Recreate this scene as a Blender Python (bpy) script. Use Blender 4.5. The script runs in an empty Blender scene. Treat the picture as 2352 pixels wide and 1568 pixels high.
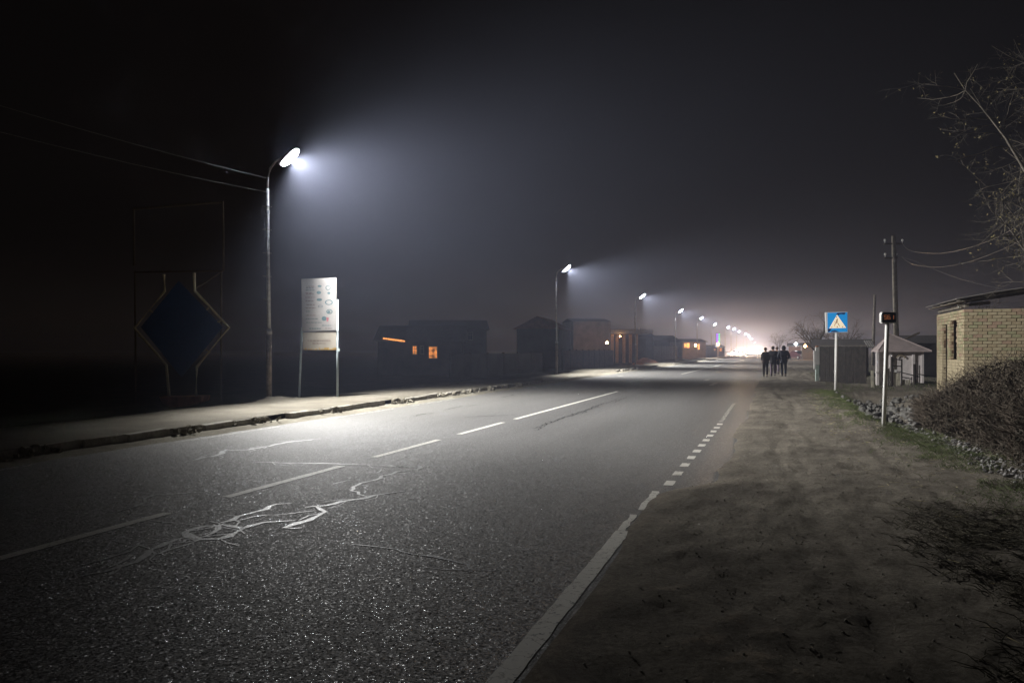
import bpy, bmesh, math, random
import numpy as np
from mathutils import Vector, Matrix
random.seed(7); rng = np.random.default_rng(7)
SC = bpy.context.scene; COL = SC.collection

# ------------------------------------------------------------------ camera, sky, exposure
F, H, CX, HY = 1898.0, 1.6, 1176.0, 803.0          # focal length and horizon in a 2352 px wide frame
TH = math.atan(597.0 / F); CT, ST = math.cos(TH), math.sin(TH)
cam = bpy.data.cameras.new('camera'); cam_o = bpy.data.objects.new('camera', cam); COL.objects.link(cam_o)
cam.sensor_width = 36; cam.lens = 36 * F / 2352; cam.shift_y = 19 / 2352
cam.clip_start = 0.05; cam.clip_end = 6000
cam_o.location = (0, 0, H); cam_o.rotation_euler = (math.pi / 2, 0, TH)
SC.camera = cam_o
W = bpy.data.worlds.new('World'); SC.world = W; W.use_nodes = True
nt = W.node_tree; bg = nt.nodes['Background']
sky = nt.nodes.new('ShaderNodeTexSky'); sky.sky_type = 'NISHITA'; sky.sun_disc = False
sky.sun_elevation = math.radians(-7.5); sky.sun_rotation = math.radians(120)
warm = nt.nodes.new('ShaderNodeMixRGB'); warm.blend_type = 'ADD'; warm.inputs[0].default_value = 1
warm.inputs[2].default_value = (0.0110, 0.0092, 0.0092, 1)     # even glow of a cloudy town sky at night
nt.links.new(sky.outputs[0], warm.inputs[1]); nt.links.new(warm.outputs[0], bg.inputs[0])
bg.inputs[1].default_value = 0.15
SC.view_settings.view_transform = 'Standard'; SC.view_settings.look = 'None'
SC.view_settings.exposure = 0.0; SC.view_settings.gamma = 1.0; SC.view_settings.use_curve_mapping = False
cy = SC.cycles
cy.volume_bounces = 0; cy.max_bounces = 4; cy.diffuse_bounces = 2; cy.glossy_bounces = 2; cy.transmission_bounces = 2
cy.use_light_tree = True; cy.sample_clamp_indirect = 0.6; cy.sample_clamp_direct = 120
cy.use_denoising = True; cy.caustics_reflective = False; cy.caustics_refractive = False
LAMP_POWER = 25000.0
HAZE_DENSITY = 0.0016

def P(x, y, d):
    """the point seen at (x, y) of the 2352 px frame, d metres deep"""
    xr = (x - CX) / F * d
    return Vector((xr * CT - d * ST, xr * ST + d * CT, H + (HY - y) / F * d))
def G(x, y, z=0.0):
    """the ground point seen at (x, y)"""
    return P(x, y, F * (H - z) / (y - HY))
def off(Y):
    """sideways bend of the road"""
    return np.interp(Y, [-50, 55, 70, 85, 100, 117, 143, 180, 220, 260, 325, 370, 440, 560, 690, 900],
                     [0, 0, .15, .4, .7, 1.0, 1.7, 2.5, 3.6, 4.2, 4.6, 4.2, 3.2, 1.8, .4, -2])

# ------------------------------------------------------------------ materials
def nodes(name):
    m = bpy.data.materials.new(name); m.use_nodes = True
    return m, m.node_tree, m.node_tree.nodes['Principled BSDF']
def mat(name, col, rough=.7, spec=.3, metal=0., var=.25, scale=6., bump=.0, bscale=40., emis=None, estr=0., col2=None):
    """a base colour broken up by two noises, with fine bump"""
    m, t, b = nodes(name); L = t.links
    tc = t.nodes.new('ShaderNodeTexCoord')
    n = t.nodes.new('ShaderNodeTexNoise'); n.inputs['Scale'].default_value = scale; n.inputs['Detail'].default_value = 8
    n.inputs['Roughness'].default_value = .65
    L.new(tc.outputs['Object'], n.inputs['Vector'])
    r = t.nodes.new('ShaderNodeValToRGB')
    c2 = col2 or tuple(c * (1 - var) for c in col)
    c1 = col if col2 else tuple(min(1, c * (1 + var)) for c in col)
    r.color_ramp.elements[0].position = .35; r.color_ramp.elements[1].position = .65
    r.color_ramp.elements[0].color = (*c2, 1); r.color_ramp.elements[1].color = (*c1, 1)
    L.new(n.outputs['Fac'], r.inputs[0]); L.new(r.outputs[0], b.inputs['Base Color'])
    b.inputs['Roughness'].default_value = rough; b.inputs['Metallic'].default_value = metal
    b.inputs['Specular IOR Level'].default_value = spec
    if bump:
        n2 = t.nodes.new('ShaderNodeTexNoise'); n2.inputs['Scale'].default_value = bscale; n2.inputs['Detail'].default_value = 6
        L.new(tc.outputs['Object'], n2.inputs['Vector'])
        bp = t.nodes.new('ShaderNodeBump'); bp.inputs['Strength'].default_value = bump; bp.inputs['Distance'].default_value = .02
        L.new(n2.outputs['Fac'], bp.inputs['Height']); L.new(bp.outputs[0], b.inputs['Normal'])
    if emis:
        b.inputs['Emission Color'].default_value = (*emis, 1); b.inputs['Emission Strength'].default_value = estr
        if var >= .3:                                              # curtains and clutter make the lit glass uneven
            n3 = t.nodes.new('ShaderNodeTexNoise'); n3.inputs['Scale'].default_value = scale * 1.3; n3.inputs['Detail'].default_value = 3
            L.new(tc.outputs['Object'], n3.inputs['Vector'])
            mr = t.nodes.new('ShaderNodeMapRange'); mr.inputs[1].default_value = .36; mr.inputs[2].default_value = .62
            mr.inputs[3].default_value = estr * .25; mr.inputs[4].default_value = estr * 1.7
            L.new(n3.outputs['Fac'], mr.inputs[0]); L.new(mr.outputs[0], b.inputs['Emission Strength'])
    return m
def M(name, *a, **k):
    k2 = bpy.data.materials.get(name)
    return k2 or mat(name, *a, **k)

def asphalt_mat():
    m, t, b = nodes('asphalt'); L = t.links; N = t.nodes.new
    tc = N('ShaderNodeTexCoord')
    big = N('ShaderNodeTexNoise'); big.inputs['Scale'].default_value = .5; big.inputs['Detail'].default_value = 6
    mp = N('ShaderNodeMapping'); mp.inputs['Scale'].default_value = (1.6, .14, 1)   # long wear streaks in the wheel tracks
    L.new(tc.outputs['Object'], mp.inputs[0]); L.new(mp.outputs[0], big.inputs['Vector'])
    fine = N('ShaderNodeTexNoise'); fine.inputs['Scale'].default_value = 55; fine.inputs['Detail'].default_value = 4
    L.new(tc.outputs['Object'], fine.inputs['Vector'])
    mx = N('ShaderNodeMath'); mx.operation = 'ADD'
    s1 = N('ShaderNodeMath'); s1.operation = 'MULTIPLY'; s1.inputs[1].default_value = .55
    s2 = N('ShaderNodeMath'); s2.operation = 'MULTIPLY'; s2.inputs[1].default_value = .45
    L.new(big.outputs['Fac'], s1.inputs[0]); L.new(fine.outputs['Fac'], s2.inputs[0])
    L.new(s1.outputs[0], mx.inputs[0]); L.new(s2.outputs[0], mx.inputs[1])
    r = N('ShaderNodeValToRGB'); r.color_ramp.elements[0].position = .33; r.color_ramp.elements[1].position = .67
    r.color_ramp.elements[0].color = (.085, .083, .080, 1); r.color_ramp.elements[1].color = (.150, .147, .142, 1)
    L.new(mx.outputs[0], r.inputs[0])
    # pale dust towards the left kerb, with some of the lamp's pool painted in
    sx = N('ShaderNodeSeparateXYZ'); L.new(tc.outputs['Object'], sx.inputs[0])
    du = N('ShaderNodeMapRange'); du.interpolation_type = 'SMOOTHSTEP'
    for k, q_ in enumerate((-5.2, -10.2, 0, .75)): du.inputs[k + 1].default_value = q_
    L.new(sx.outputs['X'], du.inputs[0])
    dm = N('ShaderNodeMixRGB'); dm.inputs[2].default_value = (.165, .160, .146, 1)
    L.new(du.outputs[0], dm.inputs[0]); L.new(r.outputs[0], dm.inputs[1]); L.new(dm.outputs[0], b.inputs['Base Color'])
    # every stone chip in the surface tilts its own way
    chips = []
    for sc, k in ((85, .50), (210, .34)):
        v = N('ShaderNodeTexVoronoi'); v.inputs['Scale'].default_value = sc
        L.new(tc.outputs['Object'], v.inputs['Vector'])
        a = N('ShaderNodeVectorMath'); a.operation = 'SUBTRACT'; a.inputs[1].default_value = (.5, .5, .5)
        L.new(v.outputs['Color'], a.inputs[0])
        q = N('ShaderNodeVectorMath'); q.operation = 'MULTIPLY'; q.inputs[1].default_value = (k, k, .2)
        L.new(a.outputs[0], q.inputs[0]); chips.append((v, q))
    add = N('ShaderNodeVectorMath'); add.operation = 'ADD'
    L.new(chips[0][1].outputs[0], add.inputs[0]); L.new(chips[1][1].outputs[0], add.inputs[1])
    g = N('ShaderNodeNewGeometry')
    ad2 = N('ShaderNodeVectorMath'); ad2.operation = 'ADD'
    L.new(g.outputs['Normal'], ad2.inputs[0]); L.new(add.outputs[0], ad2.inputs[1])
    nm = N('ShaderNodeVectorMath'); nm.operation = 'NORMALIZE'; L.new(ad2.outputs[0], nm.inputs[0])
    L.new(nm.outputs[0], b.inputs['Normal'])
    sep = N('ShaderNodeSeparateColor'); L.new(chips[0][0].outputs['Color'], sep.inputs[0])
    rr = N('ShaderNodeMapRange'); rr.inputs[1].default_value = .0; rr.inputs[2].default_value = .20
    rr.inputs[3].default_value = .27; rr.inputs[4].default_value = .68
    L.new(sep.outputs[2], rr.inputs[0]); L.new(rr.outputs[0], b.inputs['Roughness'])
    b.inputs['Specular IOR Level'].default_value = .34
    return m
ASPH = asphalt_mat()

def paint_mat(name, col, wear):
    """road paint with worn and cracked places where the asphalt shows through"""
    m, t, b = nodes(name); L = t.links; N = t.nodes.new
    tc = N('ShaderNodeTexCoord')
    n = N('ShaderNodeTexNoise'); n.inputs['Scale'].default_value = 14; n.inputs['Detail'].default_value = 9; n.inputs['Roughness'].default_value = .75
    L.new(tc.outputs['Object'], n.inputs['Vector'])
    r = N('ShaderNodeValToRGB'); r.color_ramp.elements[0].position = wear; r.color_ramp.elements[1].position = wear + .07
    r.color_ramp.elements[0].color = (.06, .06, .055, 1); r.color_ramp.elements[1].color = (*col, 1)
    L.new(n.outputs['Fac'], r.inputs[0])
    w = N('ShaderNodeTexWave'); w.bands_direction = 'Y'; w.inputs['Scale'].default_value = 1.9
    w.inputs['Distortion'].default_value = 14; w.inputs['Detail'].default_value = 5; w.inputs['Detail Scale'].default_value = 3
    L.new(tc.outputs['Object'], w.inputs['Vector'])
    r2 = N('ShaderNodeValToRGB'); r2.color_ramp.elements[0].position = .0; r2.color_ramp.elements[1].position = .035
    r2.color_ramp.elements[0].color = (.45, .43, .4, 1); r2.color_ramp.elements[1].color = (1, 1, 1, 1)
    L.new(w.outputs['Fac'], r2.inputs[0])
    mx = N('ShaderNodeMixRGB'); mx.blend_type = 'MULTIPLY'; mx.inputs[0].default_value = 1
    L.new(r.outputs[0], mx.inputs[1]); L.new(r2.outputs[0], mx.inputs[2]); L.new(mx.outputs[0], b.inputs['Base Color'])
    b.inputs['Roughness'].default_value = .6
    return m
WHITE_PAINT = paint_mat('white_road_paint', (.66, .64, .58), .36)
WORN_PAINT = paint_mat('worn_road_paint', (.50, .49, .44), .47)

def tar_mat():
    m = mat('tar_sealant', (.30, .30, .305), rough=.44, spec=1.0, var=.2, scale=20, bump=.2, bscale=30)
    return m
TAR = tar_mat()
CRACK = mat('crack', (.012, .012, .012), rough=.95, spec=.05)
def dirt_mat(name, a, bcol, c, rough=.95, bump=.8):
    m, t, b = nodes(name); L = t.links; N = t.nodes.new
    tc = N('ShaderNodeTexCoord')
    n1 = N('ShaderNodeTexNoise'); n1.inputs['Scale'].default_value = .9; n1.inputs['Detail'].default_value = 10; n1.inputs['Roughness'].default_value = .7
    n2 = N('ShaderNodeTexNoise'); n2.inputs['Scale'].default_value = 26; n2.inputs['Detail'].default_value = 8; n2.inputs['Roughness'].default_value = .8
    L.new(tc.outputs['Object'], n1.inputs['Vector']); L.new(tc.outputs['Object'], n2.inputs['Vector'])
    r1 = N('ShaderNodeValToRGB'); r1.color_ramp.elements[0].position = .38; r1.color_ramp.elements[1].position = .62
    r1.color_ramp.elements[0].color = (*a, 1); r1.color_ramp.elements[1].color = (*bcol, 1)
    r2 = N('ShaderNodeValToRGB'); r2.color_ramp.elements[0].position = .36; r2.color_ramp.elements[1].position = .6
    r2.color_ramp.elements[0].color = (*c, 1); r2.color_ramp.elements[1].color = (1, 1, 1, 1)
    L.new(n1.outputs['Fac'], r1.inputs[0]); L.new(n2.outputs['Fac'], r2.inputs[0])
    mx = N('ShaderNodeMixRGB'); mx.blend_type = 'MULTIPLY'; mx.inputs[0].default_value = .8
    L.new(r1.outputs[0], mx.inputs[1]); L.new(r2.outputs[0], mx.inputs[2]); L.new(mx.outputs[0], b.inputs['Base Color'])
    b.inputs['Roughness'].default_value = rough; b.inputs['Specular IOR Level'].default_value = .12
    bp = N('ShaderNodeBump'); bp.inputs['Strength'].default_value = bump; bp.inputs['Distance'].default_value = .03
    ad = N('ShaderNodeMath'); ad.operation = 'ADD'
    n3 = N('ShaderNodeTexNoise'); n3.inputs['Scale'].default_value = 120; n3.inputs['Detail'].default_value = 4
    L.new(tc.outputs['Object'], n3.inputs['Vector'])
    h3 = N('ShaderNodeMath'); h3.operation = 'MULTIPLY'; h3.inputs[1].default_value = .35; L.new(n3.outputs['Fac'], h3.inputs[0])
    L.new(n2.outputs['Fac'], ad.inputs[0]); L.new(h3.outputs[0], ad.inputs[1])
    L.new(ad.outputs[0], bp.inputs['Height']); L.new(bp.outputs[0], b.inputs['Normal'])
    return m
DIRT = dirt_mat('roadside_dirt', (.16, .141, .115), (.30, .27, .22), (.30, .28, .25), bump=1.0)
SAND = dirt_mat('sandy_pavement', (.14, .128, .102), (.205, .188, .155), (.55, .53, .48), bump=.5)
GUTTER = dirt_mat('gutter_grit', (.22, .20, .16), (.32, .30, .24), (.5, .48, .44))
DARKEARTH = dirt_mat('dark_grassy_earth', (.030, .034, .020), (.070, .062, .042), (.5, .5, .45))
CONC = mat('kerb_concrete', (.30, .28, .24), rough=.9, var=.35, scale=5, bump=.7, bscale=30)
STONE = mat('rubble_stone', (.12, .115, .105), rough=.9, var=.45, scale=3, bump=.5, bscale=20)
STEEL = mat('dull_steel', (.30, .29, .28), rough=.5, spec=.5, metal=.35, var=.3, scale=8, bump=.15, bscale=30)
RUSTY = mat('weathered_steel', (.21, .17, .14), rough=.65, spec=.4, metal=.2, var=.4, scale=9, bump=.2)
LAMPBODY = mat('lamp_housing', (.35, .36, .38), rough=.4, metal=.5, var=.1)
WHITEPIPE = mat('white_painted_pipe', (.78, .77, .74), rough=.45, var=.08, scale=5)
CREAMPIPE = mat('yellowed_pipe', (.42, .37, .27), rough=.6, var=.25, scale=6)
BLUEPIPE = mat('pale_blue_pipe', (.48, .56, .58), rough=.55, var=.15, scale=6)
DARK = mat('dark_wood', (.030, .024, .020), rough=.85, var=.5, scale=4, bump=.4, bscale=18)
GREYWOOD = mat('grey_wood', (.17, .15, .12), rough=.85, var=.4, scale=5, bump=.4, bscale=18)
BARK = mat('bark', (.10, .088, .072), rough=.95, var=.45, scale=6, bump=.5, bscale=14)
TWIG = mat('dry_twigs', (.125, .100, .076), rough=.9, var=.5, scale=2)
STRAW = mat('straw', (.42, .36, .20), rough=.8, var=.4, scale=3)
GRASS = mat('roadside_grass', (.085, .105, .035), rough=.8, var=.5, scale=2)
LEAF = mat('withered_leaves', (.13, .11, .05), rough=.8, var=.5, scale=3)
CABLE = mat('cable', (.05, .05, .05), rough=.5)
GLASS_LIT = mat('warm_lit_window', (.3, .2, .1), rough=.4, emis=(1, .33, .07), estr=.75, var=.3, scale=3)
SLATE = mat('slate_sheet', (.20, .19, .18), rough=.85, var=.3, scale=3, bump=.3)

# ------------------------------------------------------------------ geometry helpers
class MB:
    def __init__(s): s.v = []; s.f = []
    def add(s, vs, fs):
        n = len(s.v); s.v += [tuple(v) for v in vs]; s.f += [tuple(n + i for i in f) for f in fs]; return s
    def box(s, c, size, rz=0, rx=0, ry=0, j=0.):
        hx, hy, hz = size[0] / 2, size[1] / 2, size[2] / 2
        R = Matrix.Rotation(rz, 3, 'Z') @ Matrix.Rotation(ry, 3, 'Y') @ Matrix.Rotation(rx, 3, 'X')
        vs = []
        for z in (-hz, hz):
            for x, y in ((-hx, -hy), (hx, -hy), (hx, hy), (-hx, hy)):
                p = Vector((x, y, z))
                if j: p += Vector((random.uniform(-j, j), random.uniform(-j, j), random.uniform(-j, j)))
                vs.append(Vector(c) + R @ p)
        return s.add(vs, [(0, 3, 2, 1), (4, 5, 6, 7), (0, 1, 5, 4), (1, 2, 6, 5), (2, 3, 7, 6), (3, 0, 4, 7)])
    def tube(s, pts, rad, n=8, cap=True):
        pts = [Vector(p) for p in pts]
        if not hasattr(rad, '__len__'): rad = [rad] * len(pts)
        rings = []; up = Vector((0, 0, 1))
        for i, p in enumerate(pts):
            t = (pts[min(i + 1, len(pts) - 1)] - pts[max(i - 1, 0)]).normalized()
            a = t.cross(up if abs(t.z) < .95 else Vector((1, 0, 0))).normalized(); b = t.cross(a)
            rings.append([p + (a * math.cos(k * 2 * math.pi / n) + b * math.sin(k * 2 * math.pi / n)) * rad[i] for k in range(n)])
        vs = [q for r in rings for q in r]
        fs = [(i * n + k, i * n + (k + 1) % n, (i + 1) * n + (k + 1) % n, (i + 1) * n + k) for i in range(len(pts) - 1) for k in range(n)]
        if cap: fs += [tuple(range(n - 1, -1, -1)), tuple(range((len(pts) - 1) * n, len(pts) * n))]
        return s.add(vs, fs)
    def prism(s, poly, ax, ay, az, o):
        """a closed outline in the plane (ax, ay) at o, pushed out along az (a vector with its length)"""
        n = len(poly); o = Vector(o)
        a = [o + ax * x + ay * y for x, y in poly]; b = [p + az for p in a]
        return s.add(a + b, [tuple(range(n - 1, -1, -1)), tuple(range(n, 2 * n))] + [(i, (i + 1) % n, n + (i + 1) % n, n + i) for i in range(n)])
    def ball(s, c, r, n=8, m=5, sq=(1, 1, 1)):
        vs = [Vector(c) + Vector((0, 0, -r * sq[2]))]
        for i in range(1, m):
            a = -math.pi / 2 + math.pi * i / m
            vs += [Vector(c) + Vector((math.cos(a) * math.cos(k * 2 * math.pi / n) * r * sq[0], math.cos(a) * math.sin(k * 2 * math.pi / n) * r * sq[1], math.sin(a) * r * sq[2])) for k in range(n)]
        vs.append(Vector(c) + Vector((0, 0, r * sq[2])))
        fs = [(0, 1 + (k + 1) % n, 1 + k) for k in range(n)]
        for i in range(m - 2):
            fs += [(1 + i * n + k, 1 + i * n + (k + 1) % n, 1 + (i + 1) * n + (k + 1) % n, 1 + (i + 1) * n + k) for k in range(n)]
        l = len(vs) - 1; b0 = 1 + (m - 2) * n
        fs += [(b0 + k, b0 + (k + 1) % n, l) for k in range(n)]
        return s.add(vs, fs)
    def build(s, name, m, parent=None, origin=(0, 0, 0), smooth=False, bevel=0):
        o = Vector(origin)
        me = bpy.data.meshes.new(name); me.from_pydata([tuple(Vector(v) - o) for v in s.v], [], s.f)
        if bevel:
            bm = bmesh.new(); bm.from_mesh(me)
            bmesh.ops.bevel(bm, geom=list(bm.edges), offset=bevel, segments=2, affect='EDGES', clamp_overlap=True)
            bm.to_mesh(me); bm.free()
        me.materials.append(m)
        if smooth:
            for p in me.polygons: p.use_smooth = True
        return link(name, me, parent, None if parent else o)
def link(name, me, parent=None, loc=None):
    ob = bpy.data.objects.new(name, me); COL.objects.link(ob)
    if parent: ob.parent = parent
    if loc is not None: ob.location = loc
    return ob
def tag(o, label=None, cat=None, group=None, kind=None):
    if label: o['label'] = label
    if cat: o['category'] = cat
    if group: o['group'] = group
    if kind: o['kind'] = kind
    return o
def empty(name, loc, rz=0, label=None, cat=None, group=None):
    o = bpy.data.objects.new(name, None); COL.objects.link(o); o.location = loc; o.rotation_euler = (0, 0, rz)
    o.empty_display_size = .2
    return tag(o, label, cat, group)
def copy_tree(o, parent=None):
    c = o.copy(); COL.objects.link(c); c.parent = parent
    for ch in list(o.children): copy_tree(ch, c)
    return c
def np_mesh(name, V, Fa, m, parent=None, smooth=True):
    me = bpy.data.meshes.new(name)
    V = np.asarray(V, dtype=np.float32); Fa = np.asarray(Fa, dtype=np.int32); k = Fa.shape[1]
    me.vertices.add(len(V)); me.vertices.foreach_set('co', V.ravel())
    me.loops.add(Fa.size); me.loops.foreach_set('vertex_index', Fa.ravel())
    me.polygons.add(len(Fa)); me.polygons.foreach_set('loop_start', np.arange(0, Fa.size, k, dtype=np.int32))
    me.update(calc_edges=True); me.validate()
    me.polygons.foreach_set('use_smooth', np.full(len(me.polygons), smooth))
    if m: me.materials.append(m)
    return link(name, me, parent)
def tubes(name, paths, radii, m, sides=3, parent=None):
    """many thin tapering stems at once: paths [N,K,3], radii [N,K]"""
    paths = np.asarray(paths, float); radii = np.asarray(radii, float); N, K, _ = paths.shape
    t = np.gradient(paths, axis=1); t /= np.linalg.norm(t, axis=2, keepdims=True) + 1e-9
    up = np.where(np.abs(t[..., 2:3]) > .9, np.array([1., 0, 0]), np.array([0., 0, 1]))
    a = np.cross(t, up); a /= np.linalg.norm(a, axis=2, keepdims=True) + 1e-9; b = np.cross(t, a)
    an = np.arange(sides) * 2 * np.pi / sides
    V = paths[:, :, None] + (a[:, :, None] * np.cos(an)[None, None, :, None] + b[:, :, None] * np.sin(an)[None, None, :, None]) * radii[:, :, None, None]
    idx = np.arange(N * K * sides).reshape(N, K, sides)
    f = np.stack([idx[:, :-1], np.roll(idx[:, :-1], -1, 2), np.roll(idx[:, 1:], -1, 2), idx[:, 1:]], -1).reshape(-1, 4)
    return np_mesh(name, V.reshape(-1, 3), f, m, parent)
_T = rng.random((256, 256))
def vnoise(x, y):
    xi = np.floor(x).astype(int); yi = np.floor(y).astype(int); fx = x - xi; fy = y - yi
    fx = fx * fx * (3 - 2 * fx); fy = fy * fy * (3 - 2 * fy)
    g = lambda i, j: _T[i & 255, j & 255]
    return (g(xi, yi) * (1 - fx) + g(xi + 1, yi) * fx) * (1 - fy) + (g(xi, yi + 1) * (1 - fx) + g(xi + 1, yi + 1) * fx) * fy - .5
def fbm(x, y, o=4, g=.5):
    r = 0; a = 1.
    for i in range(o):
        r = r + a * vnoise(x * 2 ** i + 17.3 * i, y * 2 ** i + 9.1 * i); a *= g
    return r
def sheet(name, xs, ys, fn, m, bend=True, kind='structure'):
    """a height field z = fn(X across the road, Y along it)"""
    X, Y = np.meshgrid(xs, ys); Z = fn(X, Y)
    Xw = X + (off(Y) if bend else 0)
    V = np.stack([Xw, Y, Z], -1).reshape(-1, 3); ny, nx = X.shape
    i = np.arange(ny * nx).reshape(ny, nx)
    f = np.stack([i[:-1, :-1], i[:-1, 1:], i[1:, 1:], i[1:, :-1]], -1).reshape(-1, 4)
    o = np_mesh(name, V, f, m)
    return tag(o, kind=kind)
def steps(a, b, s0, g):
    r = [a]; s = s0
    while r[-1] < b: r.append(r[-1] + s); s *= g
    r[-1] = b
    return np.array(r)
def sm(x, a, b):
    t = np.clip((x - a) / (b - a), 0, 1); return t * t * (3 - 2 * t)

# ------------------------------------------------------------------ setting: ground, road, verges
sheet('ground', np.linspace(-1500, 1500, 9), np.linspace(-400, 2200, 9), lambda X, Y: X * 0 - .55, DARKEARTH, bend=False)
road = sheet('road', np.array([-10.35, -8, -5.65, -3, -.4]), np.concatenate([np.arange(-30, 60, 5.), np.arange(60, 900, 10.)]),
             lambda X, Y: X * 0, ASPH)

# the right verge: packed dirt that laps over the asphalt edge in a ragged line, and the ditch
def edge_r(Y):
    e = -.62 + .16 * fbm(Y * .55, Y * 0 + 3, 5, .6) * (.35 + .65 * sm(Y, 9, 11))
    e = e - .54 * sm(Y, 10.4, 9.2) - .07 * sm(Y, 6.6, 7.2) * sm(Y, 9.4, 8.6)
    return e
def right_h(X, Y):
    e = edge_r(Y)
    d = X - e
    z = np.where(d < 0, d * .35, .035 * (1 - np.exp(-np.maximum(d, 0) / .15)))
    k = sm(d, 0, .5)
    z = z + k * (.035 * fbm(X * .9, Y * .5, 3) + .030 * fbm(X * 5, Y * 4, 5, .66))
    z = z + k * .05 * np.maximum(0, fbm(X * 1.6 + 40, Y * .45, 3, .6)) * sm(Y, 4, 8)
    ruts = np.exp(-((X - .35 - .25 * np.sin(Y * .33)) / .12) ** 2) + np.exp(-((X - 1.75 - .3 * np.sin(Y * .21 + 1)) / .13) ** 2)
    z = z - .03 * ruts * k * (.5 + vnoise(X * 3, Y * 1.3))
    # tyre ruts crossing at a slant in the foreground
    for c0, sl, w in ((11.6, -.30, .10), (10.6, -.26, .08), (9.2, -.34, .09), (12.6, -.22, .07)):
        dd = Y - (c0 + sl * (X - 1) * 2 + .12 * np.sin(X * 2.1 + c0))
        z = z - .035 * np.exp(-(dd / w) ** 2) * sm(X, .4, 1.4) * (.6 + vnoise(X * 4, Y * 4))
    # ditch full of rubble between the verge and the plots
    dy = sm(Y, 17.6, 20) * sm(Y, 33.5, 30.5)
    z = z - .38 * dy * np.exp(-((X - 3.1) / .75) ** 2)
    z = z + .10 * np.exp(-((X - 2.0) / .5) ** 2) * sm(Y, 15, 19) * sm(Y, 34, 29)
    z = z + .10 * sm(X, 4.2, 6)
    return z - .5 * sm(X, 150, 300)
xs = np.concatenate([np.arange(-1.9, 4.2, .045), steps(4.2, 320, .08, 1.09)])
ys = np.concatenate([[-30, -10, 0, 1.5], steps(2.2, 900, .035, 1.012)])
sheet('dirt_verge', xs, ys, right_h, DIRT)
# the left side: grit in the gutter, sandy pavement, dark ground behind
LAMPS = [(665, 370), (1301, 620), (1475, 682), (1563, 714), (1611, 730), (1641.6, 745), (1672.5, 751.4), (1685.5, 755),
         (1697.5, 761), (1711.8, 766.7), (1718.8, 770.3), (1721.3, 774), (1725.7, 778.8), (1734.4, 787.5)]
LAMP_POS = []
for x, y in LAMPS:
    p = P(x, y, F * (7.0 - H) / (HY - y)); LAMP_POS.append(p)
def kerb_mask(Y):
    return (sm(Y, -30, -29) * sm(Y, 39.0, 37.5) + sm(Y, 56.5, 58.5) * sm(Y, 79, 77) + sm(Y, 88, 90) * sm(Y, 113, 111) + sm(Y, 124, 126))
def pave_h(X, Y):
    m = np.clip(kerb_mask(Y), 0, 1)
    z = -.03 + .185 * m + .020 * fbm(X * 1.2, Y * .8, 4)
    z = z + (1 - m) * .04 * fbm(X * .8, Y * .5, 4)
    back = -13.75 + .30 * fbm(Y * .4, Y * 0 + 7, 5, .6)
    z = z - .30 * sm(X, back + .15, back - .45)
    for p in LAMP_POS[:5]:
        z = z + .13 * np.exp(-(((X - (p.x - .68 - off(p.y))) / .45) ** 2 + ((Y - p.y) / .7) ** 2)) * (1 + .8 * fbm(X * 6, Y * 6, 3))
    return z
sheet('pavement', np.arange(-14.6, -10.50, .07), np.concatenate([[-30, -10, 0, 5], steps(7, 900, .07, 1.011)]), pave_h, SAND)
def gut_h(X, Y):
    e = -9.98 + .13 * fbm(Y * .7, Y * 0 + 21, 5, .6)
    return np.clip((e - X) * .12, -.03, .045) + .012 * fbm(X * 6, Y * 5, 3) * (X < e)
sheet('gutter_grit', np.arange(-10.62, -9.7, .05), np.concatenate([[-30, 0, 5], steps(7, 300, .06, 1.011)]), gut_h, GUTTER)
def left_h(X, Y):
    z = -.06 + .05 * fbm(X * .3, Y * .3, 4) - .05 * sm(X, -15, -30)
    z = z - .55 * sm(X, -150, -300)
    return z
sheet('dark_verge', -steps(13.2, 320, .12, 1.07)[::-1], np.concatenate([[-30, 0], steps(5, 900, .15, 1.02)]), left_h, DARKEARTH)

# ------------------------------------------------------------------ kerb of single stones
kb = MB()
for y0, y1 in ((-29, 38), (57.5, 78), (89, 112), (125, 330)):
    n = int((y1 - y0) / 3)
    for k in range(n):
        ya = y0 + k * 3 + .02; yb = ya + 2.96; xo = float(off((ya + yb) / 2))
        kb.box((-10.5 + xo, (ya + yb) / 2, -.02), (.30, 2.96, .06))
kerb = tag(kb.build('kerb', CONC), kind='structure')
st_mesh = []
for k in range(5):
    q = MB(); q.box((0, 0, .085), (.14, .94, .17), j=.012)
    o = q.build('tmp', CONC, bevel=.012); st_mesh.append(o.data); bpy.data.objects.remove(o)
def kstone(Y, far=False):
    o = link('kerb_stone', random.choice(st_mesh), kerb)
    o.location = (-10.47 + float(off(Y)) + random.uniform(-.015, .015), Y, random.uniform(-.025, .005))
    o.rotation_euler = (random.uniform(-.02, .02), random.uniform(-.10, .06), random.uniform(-.02, .02))
for Y in np.arange(7.0, 38, .98):
    if random.random() > .06: kstone(float(Y))
for Y in np.arange(58, 78, .98):
    if random.random() > .1: kstone(float(Y))
far = MB()
for Y in list(np.arange(89.5, 112, 1)) + list(np.arange(125.5, 300, 1)) + list(np.arange(-25, 7, 1)):
    far.box((-10.47 + float(off(Y)), Y, .085), (.14, .95, .17), j=.02)
tag(far.build('kerb_stone', CONC, kerb), kind='stuff')
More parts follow.
